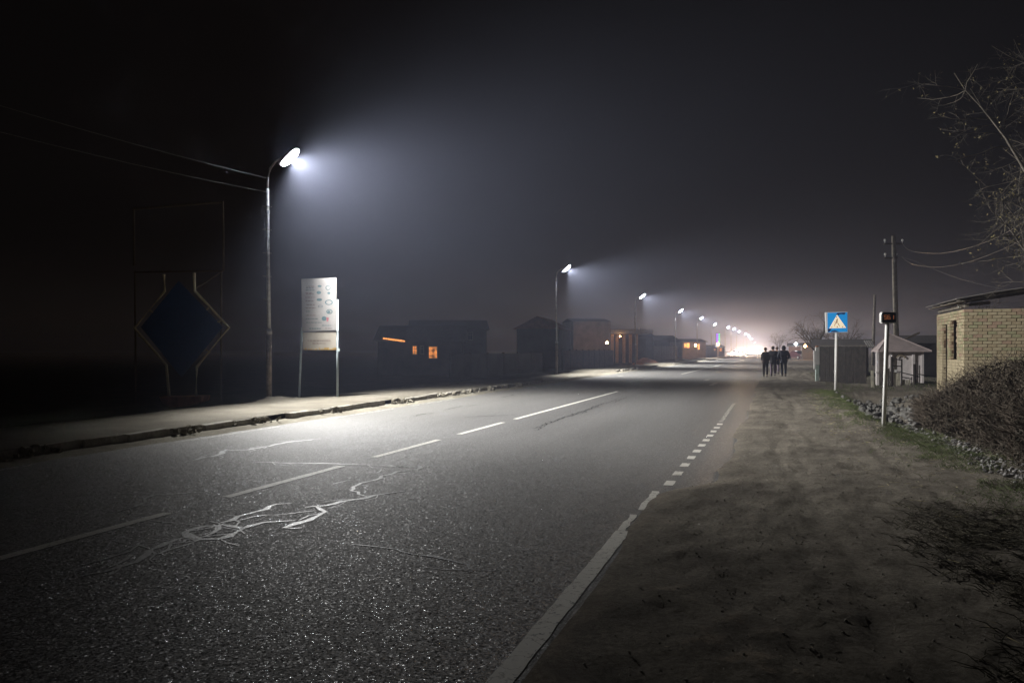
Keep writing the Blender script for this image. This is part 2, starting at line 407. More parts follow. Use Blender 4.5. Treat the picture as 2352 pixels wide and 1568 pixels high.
# soil and crumbled mortar spilling over the kerb
sp = MB()
for Y in [9.5, 12.9, 15.2, 18.3, 21.9, 22.6, 25.2, 26.1, 27.4, 28.3, 30.2, 31.9, 33.6, 35.4, 60.5, 64]:
    for k in range(16):
        c = Vector((-10.36 + random.gauss(0, .05), Y + random.gauss(0, .25), random.uniform(.0, .15)))
        sp.box(c, (random.uniform(.03, .10),) * 3, random.uniform(0, 3), random.uniform(0, 3), j=.015)
tag(sp.build('soil_spill', GUTTER), kind='stuff', label='crumbled soil spilling over the left kerb stones', cat='soil')

# ------------------------------------------------------------------ road markings
def strip(name, X, y0, y1, w, m, z=.004, rag=0.):
    n = max(2, int((y1 - y0) / .12)); v = []; f = []
    for i in range(n + 1):
        Y = y0 + (y1 - y0) * i / n; xo = X + float(off(Y))
        a = xo - w / 2 + (random.uniform(-rag, rag)); b = xo + w / 2 + random.uniform(-rag, rag)
        v += [(a, Y, z), (b, Y, z)]
        if i: f.append((2 * i - 2, 2 * i - 1, 2 * i + 1, 2 * i))
    q = MB(); q.add(v, f)
    return tag(q.build(name, m), kind='structure')
for y0, y1 in ((1.0, 3.7), (4.3, 6.72), (7.62, 10.15), (11.12, 13.62), (14.62, 17.3), (18.2, 31.5), (55, 95), (99, 108), (112, 121), (125, 134), (140, 170)):
    strip('centre_line_dash', -5.65, y0, y1, .12, WHITE_PAINT, rag=.004)
strip('edge_line', -1.25, 1.5, 7.25, .127, WHITE_PAINT, rag=.006)
strip('edge_line', -1.275, 7.25, 8.0, .075, WHITE_PAINT, rag=.015)
strip('edge_line', -1.245, 8.25, 9.4, .08, WHITE_PAINT, rag=.014)
for k in range(11):
    y = 9.85 + .825 * k; strip('edge_line_block', -1.17 + .01 * k, y, y + .35, .115, WHITE_PAINT, rag=.004)
strip('edge_line', -1.08, 18.9, 25.5, .09, WORN_PAINT, rag=.01)
for y0, y1 in ((6, 9), (12, 15), (17, 20.5), (21.6, 25), (49, 54), (57, 62)):
    strip('far_edge_line', -9.80, y0, y1, .10, WORN_PAINT, rag=.01)
for y0, y1, X in ((38, 41, -2.6), (44, 46, -3.3), (49, 51, -8.8)):
    strip('worn_marking', X, y0, y1, .22, WORN_PAINT, rag=.03)

# tar-sealed cracks (traced, then laid on the ground)
def ribbon(mb, pts, w, z=.0045):
    W_ = [Vector(p) for p in pts]
    # densify with wobble
    q = []
    for a, b in zip(W_[:-1], W_[1:]):
        n = max(1, int((b - a).length / .12))
        for i in range(n):
            p = a.lerp(b, i / n)
            if i: p += Vector((random.gauss(0, .028), random.gauss(0, .028), 0))
            q.append(p)
    q.append(W_[-1]); v = []; f = []
    for i, p in enumerate(q):
        t = (q[min(i + 1, len(q) - 1)] - q[max(i - 1, 0)]); t.z = 0; t.normalize(); n = Vector((-t.y, t.x, 0))
        e = min(1, .35 + .25 * min(i, len(q) - 1 - i))
        ww = w * e * (.55 + .9 * random.random() ** 1.4) / 2
        v += [(p.x + n.x * ww, p.y + n.y * ww, z), (p.x - n.x * ww, p.y - n.y * ww, z)]
        if i: f.append((2 * i - 2, 2 * i - 1, 2 * i + 1, 2 * i))
    mb.add(v, f)
def cr(pts, ox=200, oy=1100, s=1.96):
    return [G((x / s + ox) / 1.102, (y / s + oy) / 1.102) for x, y in pts]
SEAL = [([(850, 135), (1000, 140), (1230, 143), (1400, 148), (1530, 155), (1690, 162)], .05),
 ([(1520, 148), (1590, 160), (1690, 155), (1680, 172), (1610, 180), (1500, 205), (1470, 225), (1400, 240), (1360, 260), (1350, 278), (1385, 295), (1430, 308)], .055),
 ([(1500, 170), (1475, 190), (1440, 188)], .03),
 ([(1615, 280), (1540, 290), (1470, 300), (1420, 315), (1350, 325), (1220, 352), (1120, 360)], .055),
 ([(1180, 358), (1205, 375), (1190, 400), (1140, 425), (1080, 440), (1020, 462), (1060, 465), (1105, 462)], .065),
 ([(1260, 245), (1300, 235), (1345, 225)], .045), ([(1240, 365), (1310, 355)], .03),
 ([(1055, 340), (980, 345), (945, 355), (930, 370), (870, 385), (790, 405), (760, 425), (690, 440), (650, 430)], .06),
 ([(730, 400), (790, 405)], .04), ([(800, 425), (860, 408), (925, 398)], .065),
 ([(1080, 425), (1000, 430), (920, 435), (850, 452), (810, 465), (760, 455), (700, 445), (690, 440)], .06),
 ([(815, 465), (780, 485), (740, 505), (700, 517), (640, 518), (590, 520), (540, 500), (525, 485), (560, 470), (620, 455), (690, 452), (690, 470), (660, 490), (610, 510)], .075),
 ([(700, 517), (730, 535), (790, 550)], .045), ([(650, 455), (580, 450), (500, 440), (430, 435), (350, 425)], .035),
 ([(590, 520), (520, 510), (440, 535), (400, 555), (360, 570), (330, 600), (280, 635), (200, 655), (130, 680), (60, 690), (0, 705)], .055),
 ([(590, 525), (540, 545), (450, 570), (400, 590), (350, 600)], .035), ([(360, 570), (320, 555), (290, 545), (300, 535)], .04),
 ([(295, 548), (250, 580), (180, 600), (100, 625), (0, 650)], .035), ([(265, 597), (230, 620), (190, 640), (150, 660)], .05),
 ([(1320, 540), (1400, 548), (1480, 556), (1600, 580), (1760, 605), (1840, 622), (1930, 645), (1945, 680), (1905, 682)], .028),
 ([(1715, 658), (1800, 668), (1930, 672), (2110, 677)], .022),
 ([(630, 288), (500, 292), (380, 296), (320, 318), (330, 335), (270, 360), (190, 385), (140, 378)], .05), ([(380, 296), (150, 290)], .035),
 ([(1200, 20), (1050, 35), (920, 60), (840, 75), (730, 75), (690, 100), (600, 118), (520, 135)], .07)]
for pts, w in SEAL:
    q = MB(); W_ = cr(pts); ribbon(q, W_, w * 1.05)
    for a_, b_ in zip(W_[:-1], W_[1:]):                            # short jagged spurs leaving the main crack
        L_ = (b_ - a_).length
        for _ in range(int(L_ / .5 + random.random())):
            if w < .033: break
            p0 = a_.lerp(b_, random.random()); d_ = (b_ - a_).normalized(); an = random.choice((-1, 1)) * random.uniform(.35, 1.1)
            d_ = Matrix.Rotation(an, 3, 'Z') @ d_; p1 = p0 + d_ * random.uniform(.12, .3); p2 = p1 + Matrix.Rotation(-an * .7, 3, 'Z') @ d_ * random.uniform(.1, .35)
            ribbon(q, [p0, p1, p2], w * .55, z=.0047)
    tag(q.build('tar_seal', TAR), kind='structure')
q = MB()
for pts in ([(720, 40), (640, 70), (560, 95), (470, 130), (400, 150), (330, 180), (290, 185)], [(700, 60), (600, 85), (540, 110), (480, 120), (350, 185), (310, 195)],
            [(780, 20), (720, 45), (650, 60), (590, 100), (640, 105)], [(830, 10), (760, 40), (700, 42)]):
    ribbon(q, cr(pts, 1200, 1000, 2.153), .016)
for pts in ([(1200, 290), (1150, 298), (1100, 300), (1060, 310), (1000, 322)], [(940, 340), (860, 350), (800, 362)], [(1420, 352), (1250, 360), (1110, 366)], [(1340, 250), (1400, 235), (1440, 230)]):
    ribbon(q, cr(pts, 700, 900, 2.352), .03)
tag(q.build('road_crack', CRACK), kind='structure')

# ------------------------------------------------------------------ street lamps
def beam_pattern(ld):
    """photometry of a road lantern: cut off behind the pole and above the tilted glass, stronger out over the road"""
    ld.use_nodes = True; t = ld.node_tree; L = t.links; N = t.nodes.new; em = t.nodes['Emission']
    g = N('ShaderNodeNewGeometry'); sp = N('ShaderNodeSeparateXYZ'); L.new(g.outputs['Incoming'], sp.inputs[0])
    def dot(v):
        d = N('ShaderNodeVectorMath'); d.operation = 'DOT_PRODUCT'; d.inputs[1].default_value = v; L.new(g.outputs['Incoming'], d.inputs[0]); return d.outputs['Value']
    def ss(x, a, b):
        m = N('ShaderNodeMapRange'); m.interpolation_type = 'SMOOTHSTEP'; m.inputs[1].default_value = a; m.inputs[2].default_value = b; L.new(x, m.inputs[0]); return m.outputs[0]
    def op(o, x, y):
        m = N('ShaderNodeMath'); m.operation = o
        for k, q in enumerate((x, y)):
            if isinstance(q, (int, float)): m.inputs[k].default_value = q
            elif q is not None: L.new(q, m.inputs[k])
        return m.outputs[0]
    back = ss(dot((.970, 0, -.242)), .10, .42)
    top = ss(dot((.34, 0, -.94)), .0, .85)
    side = op('MULTIPLY', op('SUBTRACT', 1.0, ss(sp.outputs['Y'], .62, 1.0)), op('SUBTRACT', 1.0, ss(op('MULTIPLY', sp.outputs['Y'], -1.0), .45, .88)))
    wing = op('DIVIDE', 1.0, op('ADD', op('MULTIPLY', op('MAXIMUM', op('MULTIPLY', sp.outputs['Z'], -1.0), 0.0), 1.7), .34))
    L.new(op('MULTIPLY', op('MULTIPLY', back, top), op('MULTIPLY', side, wing)), em.inputs['Strength'])
def make_lamp():
    """pole foot at the origin; the head reaches 0.68 m towards the road (+X) at 7 m"""
    r = empty('street_lamp', (0, 0, 0))
    q = MB(); q.tube([(0, 0, -.25), (0, 0, 1.98)], [.082, .078], 14); q.build('lower_pole', RUSTY, r, smooth=True)
    q = MB(); q.tube([(0, 0, 1.95), (0, 0, 2.02), (0, 0, 2.12)], [.098, .098, .058], 14); q.build('pole_collar', STEEL, r, smooth=True)
    q = MB(); q.tube([(0, 0, 2.05), (-.03, 0, 4.0), (-.05, 0, 6.15)], [.056, .053, .048], 12); q.build('upper_pole', STEEL, r, smooth=True)
    for z in (2.95, 3.62, 4.29, 4.96, 5.63):
        q = MB(); q.tube([(-.03, -.02, z), (-.17, -.06, z + .01)], .011, 6); q.tube([(.02, 0, z - .01), (.08, .0, z - .01)], .010, 6)
        q.tube([(-.04, 0, z - .02), (-.04, 0, z + .02)], .062, 10); q.build('step_bolt', STEEL, r)
    q = MB(); q.tube([(-.05, 0, 5.42), (-.05, 0, 5.52)], .068, 12); q.build('pole_band', LAMPBODY, r)
    q = MB(); q.tube([(-.05, 0, 5.9), (-.04, 0, 6.4), (.04, 0, 6.72), (.22, 0, 6.92), (.42, 0, 7.0)], [.036, .036, .034, .032, .03], 10); q.build('arm', STEEL, r, smooth=True)
    h = empty('lamp_head_pivot', (0, 0, 0)); bpy.data.objects.remove(h)
    tilt = math.radians(40)
    R = Matrix.Rotation(-tilt, 3, 'Y')
    def T(x, y, z): return Vector((.66, 0, 7.02)) + R @ Vector((x, y, z))
    q = MB()
    prof = [(-.34, -.09, .02), (-.30, -.15, .06), (.0, -.17, .085), (.30, -.14, .055), (.36, -.08, .02)]
    vs = []
    for x, y, z in prof: vs += [T(x, y, -.035), T(x, y * .8, z), T(x, -y * .8, z), T(x, -y, -.035)]
    fs = [(4 * i + k, 4 * i + (k + 1) % 4, 4 * i + 4 + (k + 1) % 4, 4 * i + 4 + k) for i in range(4) for k in range(4)] + [(3, 2, 1, 0), (16, 17, 18, 19)]
    q.add(vs, fs); head = q.build('lamp_head', LAMPBODY, r)
    q = MB()
    vs = []; K = 6                                                 # glass bowl swollen to stand in for the glare around the lamp
    for j in range(K):
        e = j / K * math.pi / 2
        vs += [T(math.cos(a) * .33 * math.cos(e) + .02, math.sin(a) * .16 * math.cos(e), -.040 - .10 * math.sin(e)) for a in np.linspace(0, 2 * math.pi, 24, endpoint=False)]
    q.add(vs + [T(.02, 0, -.14)], [(24 * j + i, 24 * j + (i + 1) % 24, 24 * j + 24 + (i + 1) % 24, 24 * j + 24 + i) for j in range(K - 1) for i in range(24)] + [(24 * K - 24 + i, 24 * K - 24 + (i + 1) % 24, 24 * K) for i in range(24)])
    q.build('lens', LENS, head, smooth=True)
    ld = bpy.data.lights.new('street_light', 'POINT'); ld.energy = LAMP_POWER; ld.color = (1, .985, .96); ld.shadow_soft_size = .07
    beam_pattern(ld)
    lo = bpy.data.objects.new('street_light', ld); COL.objects.link(lo); lo.parent = head
    lo.location = T(.02, 0, -.175)
    return r
LENS = mat('lamp_lens', (.8, .8, .8), rough=.2, emis=(.85, .93, 1.0), estr=220, var=0); LENS.cycles.emission_sampling = 'NONE'
ordn = ['the near', 'second', 'third', 'fourth', 'fifth', 'sixth', 'seventh', 'eighth', 'ninth', 'tenth', 'eleventh', 'twelfth', 'thirteenth', 'farthest']
proto = make_lamp()
for i, p in enumerate(LAMP_POS):
    o = proto if i == 0 else copy_tree(proto)
    o.location = (p.x - .68, p.y, .10 if i < 3 else 0); o['category'] = 'street lamp'; o['group'] = 'street lamps along the left kerb'
    o['label'] = ('tall street lamp with the largest glare, beside the white notice board' if i == 0 else
                  'lit street lamp, ' + ordn[i] + ' counting from the near one along the left kerb')
    if i in (5, 12):                                                   # two of them burn dim
        for ch in o.children:
            for g in ch.children:
                if g.type == 'LIGHT': g.data = g.data.copy(); g.data.energy = LAMP_POWER * .15
# the next lamp of the row, behind the photographer, and the cables strung to it
pl = LAMP_POS[0]
back_pole = (pl.x - .68, pl.y - 30.5, 0)
for k, (z0, z1, sag) in enumerate(((6.55, 6.9, .55), (6.15, 6.3, .6))):
    q = MB(); a = Vector((pl.x - .73, pl.y, z0)); b = Vector((back_pole[0], back_pole[1], z1))
    pts = [a.lerp(b, t) - Vector((0, 0, 4 * sag * t * (1 - t))) for t in np.linspace(0, 1, 24)]
    q.tube(pts, .008, 5)
    tag(q.build('overhead_cable', CABLE), ('upper' if k == 0 else 'lower') + ' faint overhead cable running left from the near street lamp', 'cable', 'cables at the near lamp')
q = MB(); q.tube([back_pole, (back_pole[0], back_pole[1], 7.2)], [.09, .05], 10)
tag(q.build('cable_pole', RUSTY), 'steel pole outside the frame that carries the two left cables', 'pole')

# ------------------------------------------------------------------ air
hz = MB(); hz.box((-40, 420, 5.6), (1400, 980, 13.6))
haze = hz.build('haze', None) if False else None
me = bpy.data.meshes.new('haze'); me.from_pydata(hz.v, [], hz.f); haze = link('haze', me); tag(haze, kind='stuff')
haze['label'] = 'thin night haze lit by the street lamps'
hm = bpy.data.materials.new('haze'); hm.use_nodes = True; t = hm.node_tree
t.nodes.remove(t.nodes['Principled BSDF']); pv = t.nodes.new('ShaderNodeVolumePrincipled')
pv.inputs['Color'].default_value = (.66, .73, 1.0, 1); pv.inputs['Density'].default_value = HAZE_DENSITY
pv.inputs['Anisotropy'].default_value = .45
t.links.new(pv.outputs[0], t.nodes['Material Output'].inputs['Volume']); me.materials.append(hm)

# ------------------------------------------------------------------ signs on the left
CR = Vector((CT, ST, 0)); CF = Vector((-ST, CT, 0)); UP = Vector((0, 0, 1))     # to the right of / away from the camera
def board_thing():
    d = 25.3; base = G(730, 919.5); base = P(730, HY + F * H / d, d)
    r = empty('notice_board', base, 0, 'white notice board with faded printing on two pale blue posts', 'notice board')
    def Q(x, y, dd=0): return P(x, y, d + dd)
    q = MB(); q.tube([Q(693.5, 752), Q(690, 840), Q(686.5, 926)], .034, 8); q.build('leg', BLUEPIPE, r, base, smooth=True)
    q = MB(); q.tube([Q(775, 688), Q(775, 926)], .036, 8); q.build('leg', BLUEPIPE, r, base, smooth=True)
    q = MB(); q.box(Q(778, 876 - 73), (.07, .05, .09), TH); q.build('bracket', BLUEPIPE, r, base)
    pm = mat('faded_board', (.27, .26, .25), rough=.55, var=.10, scale=2.2)
    pm2 = mat('faded_plate', (.34, .31, .26), rough=.55, var=.12, scale=2.5)
    q = MB(); a = [Q(692, 640.5, -.05), Q(773, 637.5, -.05), Q(772.5, 758, -.05), Q(694, 760.5, -.05)]
    q.add(a + [p + CF * .03 for p in a], [(0, 3, 2, 1), (4, 5, 6, 7), (0, 1, 5, 4), (1, 2, 6, 5), (2, 3, 7, 6), (3, 0, 4, 7)]); pan = q.build('main_panel', pm, r, base)
    q = MB(); a = [Q(695, 763.5, -.05), Q(772.5, 761, -.05), Q(772, 803.5, -.05), Q(695.5, 803.5, -.05)]
    q.add(a + [p + CF * .03 for p in a], [(0, 3, 2, 1), (4, 5, 6, 7), (0, 1, 5, 4), (1, 2, 6, 5), (2, 3, 7, 6), (3, 0, 4, 7)]); pan2 = q.build('lower_panel', pm2, r, base)
    ink = mat('faded_red_ink', (.15, .10, .10), rough=.6); teal = mat('faded_teal_ink', (.07, .12, .13), rough=.6)
    rust = mat('rust_stain', (.40, .26, .08), rough=.8, var=.5, scale=12); dk = mat('dark_seam', (.07, .065, .06), rough=.7)
    def zoom(x, y): return ((x / 7.464 + 740) / 1.102, (y / 7.464 + 690) / 1.102)
    def bar(mb, x0, x1, y, w=14):
        x = x0                                                    # words: short blocks with gaps
        while x < x1:
            l = random.uniform(22, 60); u0, v0 = zoom(x, y); u1, v1 = zoom(min(x + l, x1), y + w)
            mb.add([Q(u0, v0, -.053), Q(u1, v0, -.053), Q(u1, v1, -.053), Q(u0, v1, -.053)], [(0, 3, 2, 1)]); x += l + 12
    ra, ta = MB(), MB()
    for y, x1 in ((255, 420), (285, 400), (325, 430), (380, 380), (400, 400), (460, 430), (530, 400), (600, 420), (660, 440), (725, 330), (800, 450), (865, 480), (935, 550)):
        (ra if random.random() < .65 else ta).__class__
        bar(ra if int(y) % 2 == 0 or y == 255 else ta, 255 + random.randint(-10, 10), x1, y, 12)
    bar(ta, 320, 540, 1045, 20); bar(ta, 560, 730, 990, 12); bar(ra, 620, 740, 1045, 12)
    ra.build('red_print', ink, pan, base); ta.build('teal_print', teal, pan, base)
    lg = MB()
    def disc(cx, cy, rx, ry, ring=False):
        n = 18; inner = .72 if ring else 0
        out = [Q(*zoom(cx + rx * math.cos(a), cy + ry * math.sin(a)), -.054) for a in np.linspace(0, 2 * math.pi, n, endpoint=False)]
        if ring:
            inn = [Q(*zoom(cx + rx * inner * math.cos(a), cy + ry * inner * math.sin(a)), -.054) for a in np.linspace(0, 2 * math.pi, n, endpoint=False)]
            lg.add(out + inn, [(i, (i + 1) % n, n + (i + 1) % n, n + i) for i in range(n)])
        else: lg.add(out, [tuple(range(n))])
    disc(675, 285, 50, 45, True); disc(515, 255, 38, 20); disc(500, 375, 42, 30); disc(690, 385, 30, 22); disc(510, 510, 52, 26)
    disc(690, 560, 75, 50, True); disc(700, 735, 60, 44, True); disc(690, 740, 28, 22); disc(530, 635, 45, 22, True); disc(600, 865, 48, 42)
    lg.build('emblem', teal, pan, base)
    e2 = MB(); u = [zoom(640, 840), zoom(690, 850), zoom(680, 910), zoom(650, 930)]
    e2.add([Q(a, b, -.055) for a, b in u], [(0, 1, 2, 3)]); e2.build('emblem', mat('dull_red', (.30, .10, .12)), pan, base)
    lo = MB(); bar(lo, 290, 720, 1275, 14); bar(lo, 380, 640, 1330, 14); lo.build('red_print', ink, pan2, base)
    s = MB(); a, b = zoom(200, 1400), zoom(835, 1462); random.seed(4)
    for k in range(26):
        x = a[0] + (b[0] - a[0]) * random.random(); w = random.uniform(2, 7); yy = b[1] - random.uniform(1.5, 6.5)
        s.add([Q(x, yy, -.054), Q(min(x + w, b[0]), yy, -.054), Q(min(x + w, b[0]), b[1] - .2, -.054), Q(x, b[1] - .2, -.054)], [(0, 3, 2, 1)])
    tag(s.build('rust_stain', rust, pan2, base), kind='stuff')
    s = MB(); a, b = zoom(240, 1118), zoom(835, 1105); s.box(Q((a[0] + b[0]) / 2, a[1] - .5, -.052), (1.08, .012, .02), TH); s.build('seam', dk, r, base)
board_thing()

def diamond_thing():
    d = 24.0; base = P(420, 924, d); base.z = 0
    r = empty('diamond_sign', base, 0, 'blue diamond panel between two bent cream pipes on a reddish concrete base', 'sign')
    def Q(x, y, dd=0): return P(x, y, d + dd)
    q = MB(); q.tube([Q(376.5, 630), Q(379, 668), Q(309, 753), Q(382, 838), Q(389, 912)], .042, 8); q.build('frame_pipe', CREAMPIPE, r, base)
    q = MB(); q.tube([Q(446, 627), Q(447.5, 668), Q(526, 752), Q(452, 842), Q(450, 910)], .042, 8); q.build('frame_pipe', CREAMPIPE, r, base)
    bl = mat('dark_blue_panel', (.025, .055, .14), rough=.6, var=.12, scale=2)
    q = MB(); a = [Q(411, 645), Q(324, 751), Q(417, 866), Q(512, 751)]
    q.add([p - CF * .02 for p in a] + [p + CF * .02 for p in a], [(0, 1, 2, 3), (7, 6, 5, 4), (0, 4, 5, 1), (1, 5, 6, 2), (2, 6, 7, 3), (3, 7, 4, 0)]); q.build('blue_panel', bl, r, base)
    for x, y, x2, y2 in ((343, 712, 352, 718), (483, 703, 474, 712), (508, 736, 500, 740), (318, 770, 328, 776), (482, 810, 474, 803)):
        q = MB(); q.tube([Q(x, y), Q(x2, y2)], .025, 6); q.build('clamp', CREAMPIPE, r, base)
    rc = mat('reddish_concrete', (.50, .24, .14), rough=.9, var=.4, scale=3, bump=.5)
    q = MB(); q.prism([(-.60, .24), (.62, .26), (.58, .10), (.2, -.03), (-.25, -.06), (-.5, .05)], CR, UP, CF * .7, base + Vector((0, 0, 0)) - CF * .2); q.build('concrete_base', rc, r, base)
    q = MB()
    fr = [Q(307, 480, 1.6), Q(425, 471, 1.6), Q(512, 464, 1.6), Q(513, 545, 1.6), Q(513, 622, 1.6)]
    q.tube(fr, .035, 6); q.tube([Q(307, 480, 1.6), Q(308, 610, 1.6)], .035, 6); q.tube([Q(308, 625, 1.6), Q(513, 622, 1.6)], .03, 6)
    q.tube([Q(513, 622, 1.6), Q(450, 662, .1)], .018, 6); q.tube([Q(508, 622, 1.6), Q(508, 930, 1.6)], .03, 6); q.tube([Q(310, 622, 1.6), Q(312, 926, 1.6)], .03, 6)
    e = q.build('upper_frame', M('dark_rusty_pipe', (.07, .055, .045)), r, base); e['label'] = 'thin rectangular frame standing tall behind the diamond'
diamond_thing()

# ------------------------------------------------------------------ signs on the right
def crossing_sign():
    b = G(1920, 900); d = 31.3
    r = empty('crossing_sign', b, 0, 'square blue pedestrian crossing sign on a white pole', 'road sign')
    def Q(x, y, dd=0): return P(x, y, d + dd)
    q = MB(); q.tube([Q(1919, 903), Q(1921, 760)], .052, 12); q.build('pole', WHITEPIPE, r, b, smooth=True)
    def z(x, y): return ((x / 22.4 + 2085) / 1.102, (y / 22.4 + 780) / 1.102)
    def quad(mb, pts, dd, th=.0):
        a = [Q(*z(x, y), dd) for x, y in pts]; n = len(a)
        if th: mb.add(a + [p + CF * th for p in a], [tuple(range(n)), tuple(range(2 * n - 1, n - 1, -1))] + [(i, n + i, n + (i + 1) % n, (i + 1) % n) for i in range(n)])
        else: mb.add(a, [tuple(range(n))])
    edge = mat('sign_case_white', (.75, .74, .74), rough=.4, var=.05)
    q = MB(); quad(q, [(105, 230), (1360, 200), (1375, 1370), (150, 1395)], -.07, .09); q.build('case', edge, r, b)
    face = mat('self_glowing_blue', (.02, .26, .60), rough=.35, emis=(.004, .30, .80), estr=.36, var=.05, scale=2)  # painted glow on face, triangle and figure stands in for retroreflected light
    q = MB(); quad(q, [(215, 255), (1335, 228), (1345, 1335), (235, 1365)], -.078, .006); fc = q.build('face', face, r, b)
    tri = mat('self_glowing_cream', (.75, .66, .50), rough=.35, emis=(1.0, .80, .56), estr=.62, var=.04, scale=3)
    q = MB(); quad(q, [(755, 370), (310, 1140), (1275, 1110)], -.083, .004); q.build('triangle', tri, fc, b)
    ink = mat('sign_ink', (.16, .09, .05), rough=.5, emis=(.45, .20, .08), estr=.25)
    q = MB()
    for pl_ in ([(700, 490), (735, 470), (770, 480), (765, 515), (725, 540), (700, 520)],
                [(730, 590), (790, 600), (830, 630), (800, 650), (780, 640), (785, 760), (760, 815), (710, 800), (715, 700)],
                [(725, 725), (640, 760), (575, 770), (580, 785), (660, 780), (740, 750)],
                [(740, 770), (770, 800), (700, 865), (655, 890), (640, 1020), (605, 1030), (620, 870), (690, 810)],
                [(755, 790), (830, 850), (880, 950), (935, 1000), (905, 1020), (850, 970), (800, 880)],
                [(470, 1020), (510, 1020), (450, 1100), (410, 1100)], [(735, 1010), (785, 1010), (800, 1085), (735, 1090)], [(1010, 1015), (1060, 1010), (1130, 1070), (1060, 1075)]):
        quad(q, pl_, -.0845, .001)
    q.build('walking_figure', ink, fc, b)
    sm_ = mat('dark_smear', (.01, .02, .09), rough=.6)
    q = MB(); quad(q, [(700, 345), (790, 260), (1240, 240), (1200, 330), (1130, 355), (1000, 330), (880, 350), (850, 400), (820, 380)], -.0815, .001)
    quad(q, [(240, 1160), (440, 1160), (400, 1230), (300, 1350), (235, 1350)], -.0815, .001)
    quad(q, [(420, 1290), (620, 1250), (760, 1290), (900, 1335), (420, 1345)], -.0815, .001); q.build('dark_smear', sm_, fc, b)
crossing_sign()
def display_sign():
    b = G(2030, 992); d = 16.07
    r = empty('display_sign', b, 0, 'small dark box with orange digits on the nearer white pole', 'road sign')
    def Q(x, y, dd=0): return P(x, y, d + dd)
    q = MB(); q.tube([Q(2029.5, 996), Q(2034, 860), Q(2038, 738)], .039, 12); q.build('pole', WHITEPIPE, r, b, smooth=True)
    wh = M('housing_white', (.55, .55, .53), rough=.5, var=.1)
    q = MB(); c = Q(2039.5, 729.5)
    q.box(c, (.30, .12, .215), TH); q.build('housing', wh, r, b, bevel=.02)
    bk = mat('dark_screen', (.012, .016, .024), rough=.3)
    q = MB(); q.box(Q(2042, 729.5, -.065), (.262, .012, .180), TH); fc = q.build('screen', bk, r, b)
    dg = mat('orange_digits', (.3, .12, .06), emis=(1, .33, .12), estr=.15, var=.4, scale=60)
    segs = {'5': 'afgcd', '6': 'afgcde', '1': 'bc'}
    w, h, th = 1.0, 1.6, .24
    for k, ch in enumerate('561'):
        q = MB(); ox, oy = -.093 + k * .068, -.026
        for sg in segs[ch]:
            x, y, sx, sy = {'a': (.5, 1.6, 1, th), 'g': (.5, .8, 1, th), 'd': (.5, 0, 1, th), 'f': (0, 1.2, th, .8), 'b': (1, 1.2, th, .8), 'e': (0, .4, th, .8), 'c': (1, .4, th, .8)}[sg]
            s_ = .046
            q.box(Q(2042, 729.5, -.074) + CR * (ox + x * s_) + UP * (oy + y * s_), (sx * s_, .004, sy * s_), TH)
        q.build('digit', dg, fc, b)
display_sign()

